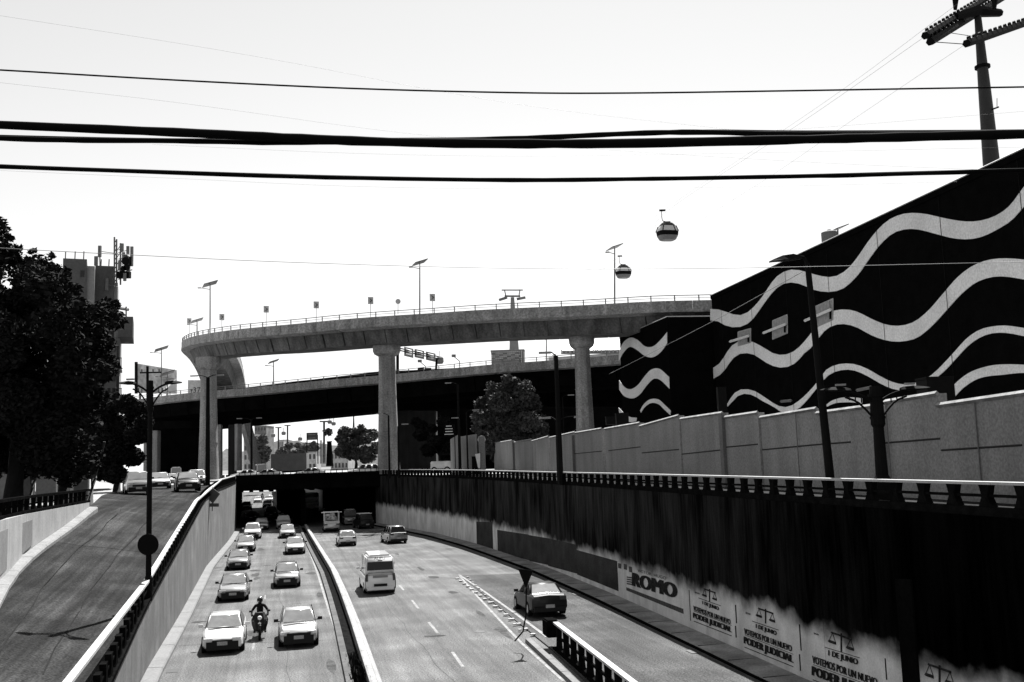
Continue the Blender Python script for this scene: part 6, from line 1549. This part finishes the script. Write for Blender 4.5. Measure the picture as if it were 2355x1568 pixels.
CLOTH = mat('black_jacket', .012, .9, .3, 6, 0, 1, spec=.1)
def motorbike(loc, rz, label):
    T = bpy.data.objects.new('motorcycle', None); COL.objects.link(T); OFF[T.name] = Vector((0, 0, 0))
    def wheel(y):
        b = MB(); n1, n2 = 22, 8; V = []; F = []
        for i in range(n1):
            a = 2 * math.pi * i / n1
            for k in range(n2):
                c = 2 * math.pi * k / n2; rr = .27 + .055 * math.cos(c); V.append((.055 * math.sin(c), y + rr * math.cos(a), .32 + rr * math.sin(a)))
        for i in range(n1):
            for k in range(n2): F.append((i * n2 + k, i * n2 + (k + 1) % n2, ((i + 1) % n1) * n2 + (k + 1) % n2, ((i + 1) % n1) * n2 + k))
        w1 = mesh('wheel', V, F, TYRE, T); sp = MB().tube([(-.03, y, .32), (.03, y, .32)], .07, 8)
        for i in range(8): a = math.pi * i / 4; sp.tube([(0, y, .32), (0, y + .25 * math.cos(a), .32 + .25 * math.sin(a))], .01, 4)
        sp.build('spokes', RIM, w1, kind='stuff')
    wheel(.68); wheel(-.62)
    for s_ in (-1, 1): MB().tube([(s_ * .1, .68, .33), (s_ * .1, .45, .98)], .03, 6).build('fork_leg', STEEL2, T)
    MB().tube([(0, .95, .5), (0, .85, .63), (0, .68, .68), (0, .5, .64)], [.04, .07, .08, .05], 8).build('front_mudguard', TRIM, T)
    fair = MB(); V = []; prof = [(.36, .18, .62), (.46, .28, .72), (.7, .36, .68), (.9, .38, .58), (1.04, .3, .5), (1.2, .2, .46)]
    for z, w_, y in prof: V += [(-w_, y - .18, z), (-w_ * .55, y + .02, z), (w_ * .55, y + .02, z), (w_, y - .18, z), (0, y - .25, z)]
    Fv = [(i * 5 + k, i * 5 + (k + 1) % 5, i * 5 + 5 + (k + 1) % 5, i * 5 + 5 + k) for i in range(5) for k in range(5)] + [(0, 1, 2, 3, 4), (29, 28, 27, 26, 25)]
    mesh('fairing', V, [tuple(reversed(f)) for f in Fv], TRIM, T)
    MB().tube([(0, .6, .98), (0, .69, .98)], [.1, .085], 12).build('headlight', LAMPW, T)
    R4 = Matrix.Rotation(math.pi / 4, 3, 'Y'); MB().box((0, .73, .76), (.11, .015, .11), ax=R4).build('emblem', LAMPW, T)
    MB().tube([(-.38, .28, 1.05), (-.2, .4, 1.03), (.2, .4, 1.03), (.38, .28, 1.05)], .018, 6).build('handlebar', DARKM, T)
    for s_ in (-1, 1):
        b = MB(); b.tube([(s_ * .26, .38, 1.04), (s_ * .38, .4, 1.24)], .01, 5); b.box((s_ * .41, .41, 1.27), (.13, .03, .08)); b.build('mirror', TRIM, T)
        MB().box((s_ * .26, .5, .84), (.09, .05, .05)).build('indicator', LAMPW, T)
    MB().tube([(0, .35, .9), (0, .1, .93), (0, -.15, .82)], [.1, .19, .12], 10).build('fuel_tank', TRIM, T)
    MB().box((0, -.42, .82), (.26, .7, .1)).build('seat', TRIM, T)
    MB().box((0, .02, .45), (.3, .45, .35)).build('engine', STEEL2, T)
    MB().tube([(.17, .1, .35), (.2, -.8, .42)], .05, 8).build('exhaust', STEEL, T)
    MB().tube([(0, -.5, .8), (0, -.85, .75), (0, -.98, .6)], [.08, .08, .04], 6).build('rear_mudguard', TRIM, T)
    MB().tube([(0, .3, .8), (0, -.3, .6), (0, -.62, .33)], .035, 6).build('frame', DARKM, T)
    T.location = loc; T.rotation_euler = (0, 0, rz); return tag(T, label, 'motorcycle', 'motorcycles')
def rider(loc, rz, label):
    T = bpy.data.objects.new('person', None); COL.objects.link(T); OFF[T.name] = Vector((0, 0, 0))
    J = [((0, -.35, .93), .16, .13), ((0, -.33, 1.1), .15, .11), ((0, -.27, 1.32), .18, .12), ((0, -.23, 1.46), .12, .09), ((0, -.19, 1.54), .055), ((0, -.17, 1.6), .06),
         ((-.2, -.22, 1.44), .075), ((-.36, -.1, 1.22), .058), ((-.37, .2, 1.09), .042), ((-.36, .28, 1.07), .04), ((.2, -.22, 1.44), .075), ((.36, -.1, 1.22), .058), ((.37, .2, 1.09), .042), ((.36, .28, 1.07), .04),
         ((-.14, -.3, .9), .1), ((-.27, .14, .82), .075), ((-.24, -.02, .42), .055), ((-.24, -.02, .33), .05), ((-.24, .14, .3), .04),
         ((.14, -.3, .9), .1), ((.27, .14, .82), .075), ((.24, -.02, .42), .055), ((.24, -.02, .33), .05), ((.24, .14, .3), .04)]
    E_ = [(0, 1), (1, 2), (2, 3), (3, 4), (4, 5), (3, 6), (6, 7), (7, 8), (8, 9), (3, 10), (10, 11), (11, 12), (12, 13), (0, 14), (14, 15), (15, 16), (16, 17), (17, 18), (0, 19), (19, 20), (20, 21), (21, 22), (22, 23)]
    skin_body('body', J, E_, CLOTH, T)
    # head inside a full helmet with a visor
    V = []; F = []; n1, n2 = 12, 16
    for i in range(n1 + 1):
        th = math.pi * i / n1
        for k in range(n2):
            ph = 2 * math.pi * k / n2; V.append((.135 * math.sin(th) * math.cos(ph), -.15 + .155 * math.sin(th) * math.sin(ph), 1.69 + .15 * math.cos(th)))
    for i in range(n1):
        for k in range(n2): F.append((i * n2 + k, i * n2 + n2 + k, i * n2 + n2 + (k + 1) % n2, i * n2 + (k + 1) % n2))
    h = mesh('helmet', V, F, mat('helmet_black', .012, .25, 0, 1, 0, 1, coat=1), T, smooth=True)
    V = []; F = []
    for i in range(9):
        a = math.radians(-65 + 130 * i / 8)
        for z, q in ((1.65, 1.02), (1.70, 1.045), (1.75, 1.02)): V.append((.137 * q * math.sin(a), -.15 + .157 * q * math.cos(a), z))
    for i in range(8):
        for k in range(2): F.append((i * 3 + k, i * 3 + k + 1, i * 3 + 4 + k, i * 3 + 3 + k))
    mesh('visor', V, F, GLASS, h, smooth=True)
    for s_ in (-1, 1):                 # gloved hands closed round the grips: palm and five bent fingers
        b = MB(); c = Vector((s_ * .35, .285, 1.065)); b.tube([c + Vector((-.035, 0, .01)), c + Vector((.035, 0, .01))], .032, 8)
        for k in range(4):
            x = c.x - .036 + k * .024; L_ = (.9, 1.0, .95, .8)[k]
            b.tube([(x, c.y + .01, c.z + .03), (x, c.y + .055 * L_, c.z + .015), (x, c.y + .05 * L_, c.z - .03), (x, c.y + .015, c.z - .038)], .0095, 6)
        b.tube([(c.x - s_ * .04, c.y - .01, c.z), (c.x - s_ * .05, c.y + .02, c.z - .03), (c.x - s_ * .035, c.y + .04, c.z - .035)], .011, 6)
        b.build('glove', CLOTH, T)
        MB().box((s_ * .24, .07, .295), (.1, .27, .07)).build('shoe', TRIM, T)
    T.location = loc; T.rotation_euler = (0, 0, rz); return tag(T, label, 'person')
p = onz(597, 1472, 0); p += Vector((-math.sin(HD), math.cos(HD), 0)) * .7
motorbike(p, HD + math.pi, 'black motorcycle with round headlight riding between the two lanes'); rider(p, HD + math.pi, 'motorcyclist in black jacket and helmet riding between the two lanes')
p = onz(603, 1150, 0); motorbike(p, HD + math.pi, 'far motorcycle in the sunlight beyond the tunnel'); rider(p, HD + math.pi, 'far motorcyclist as a dark figure beyond the tunnel')
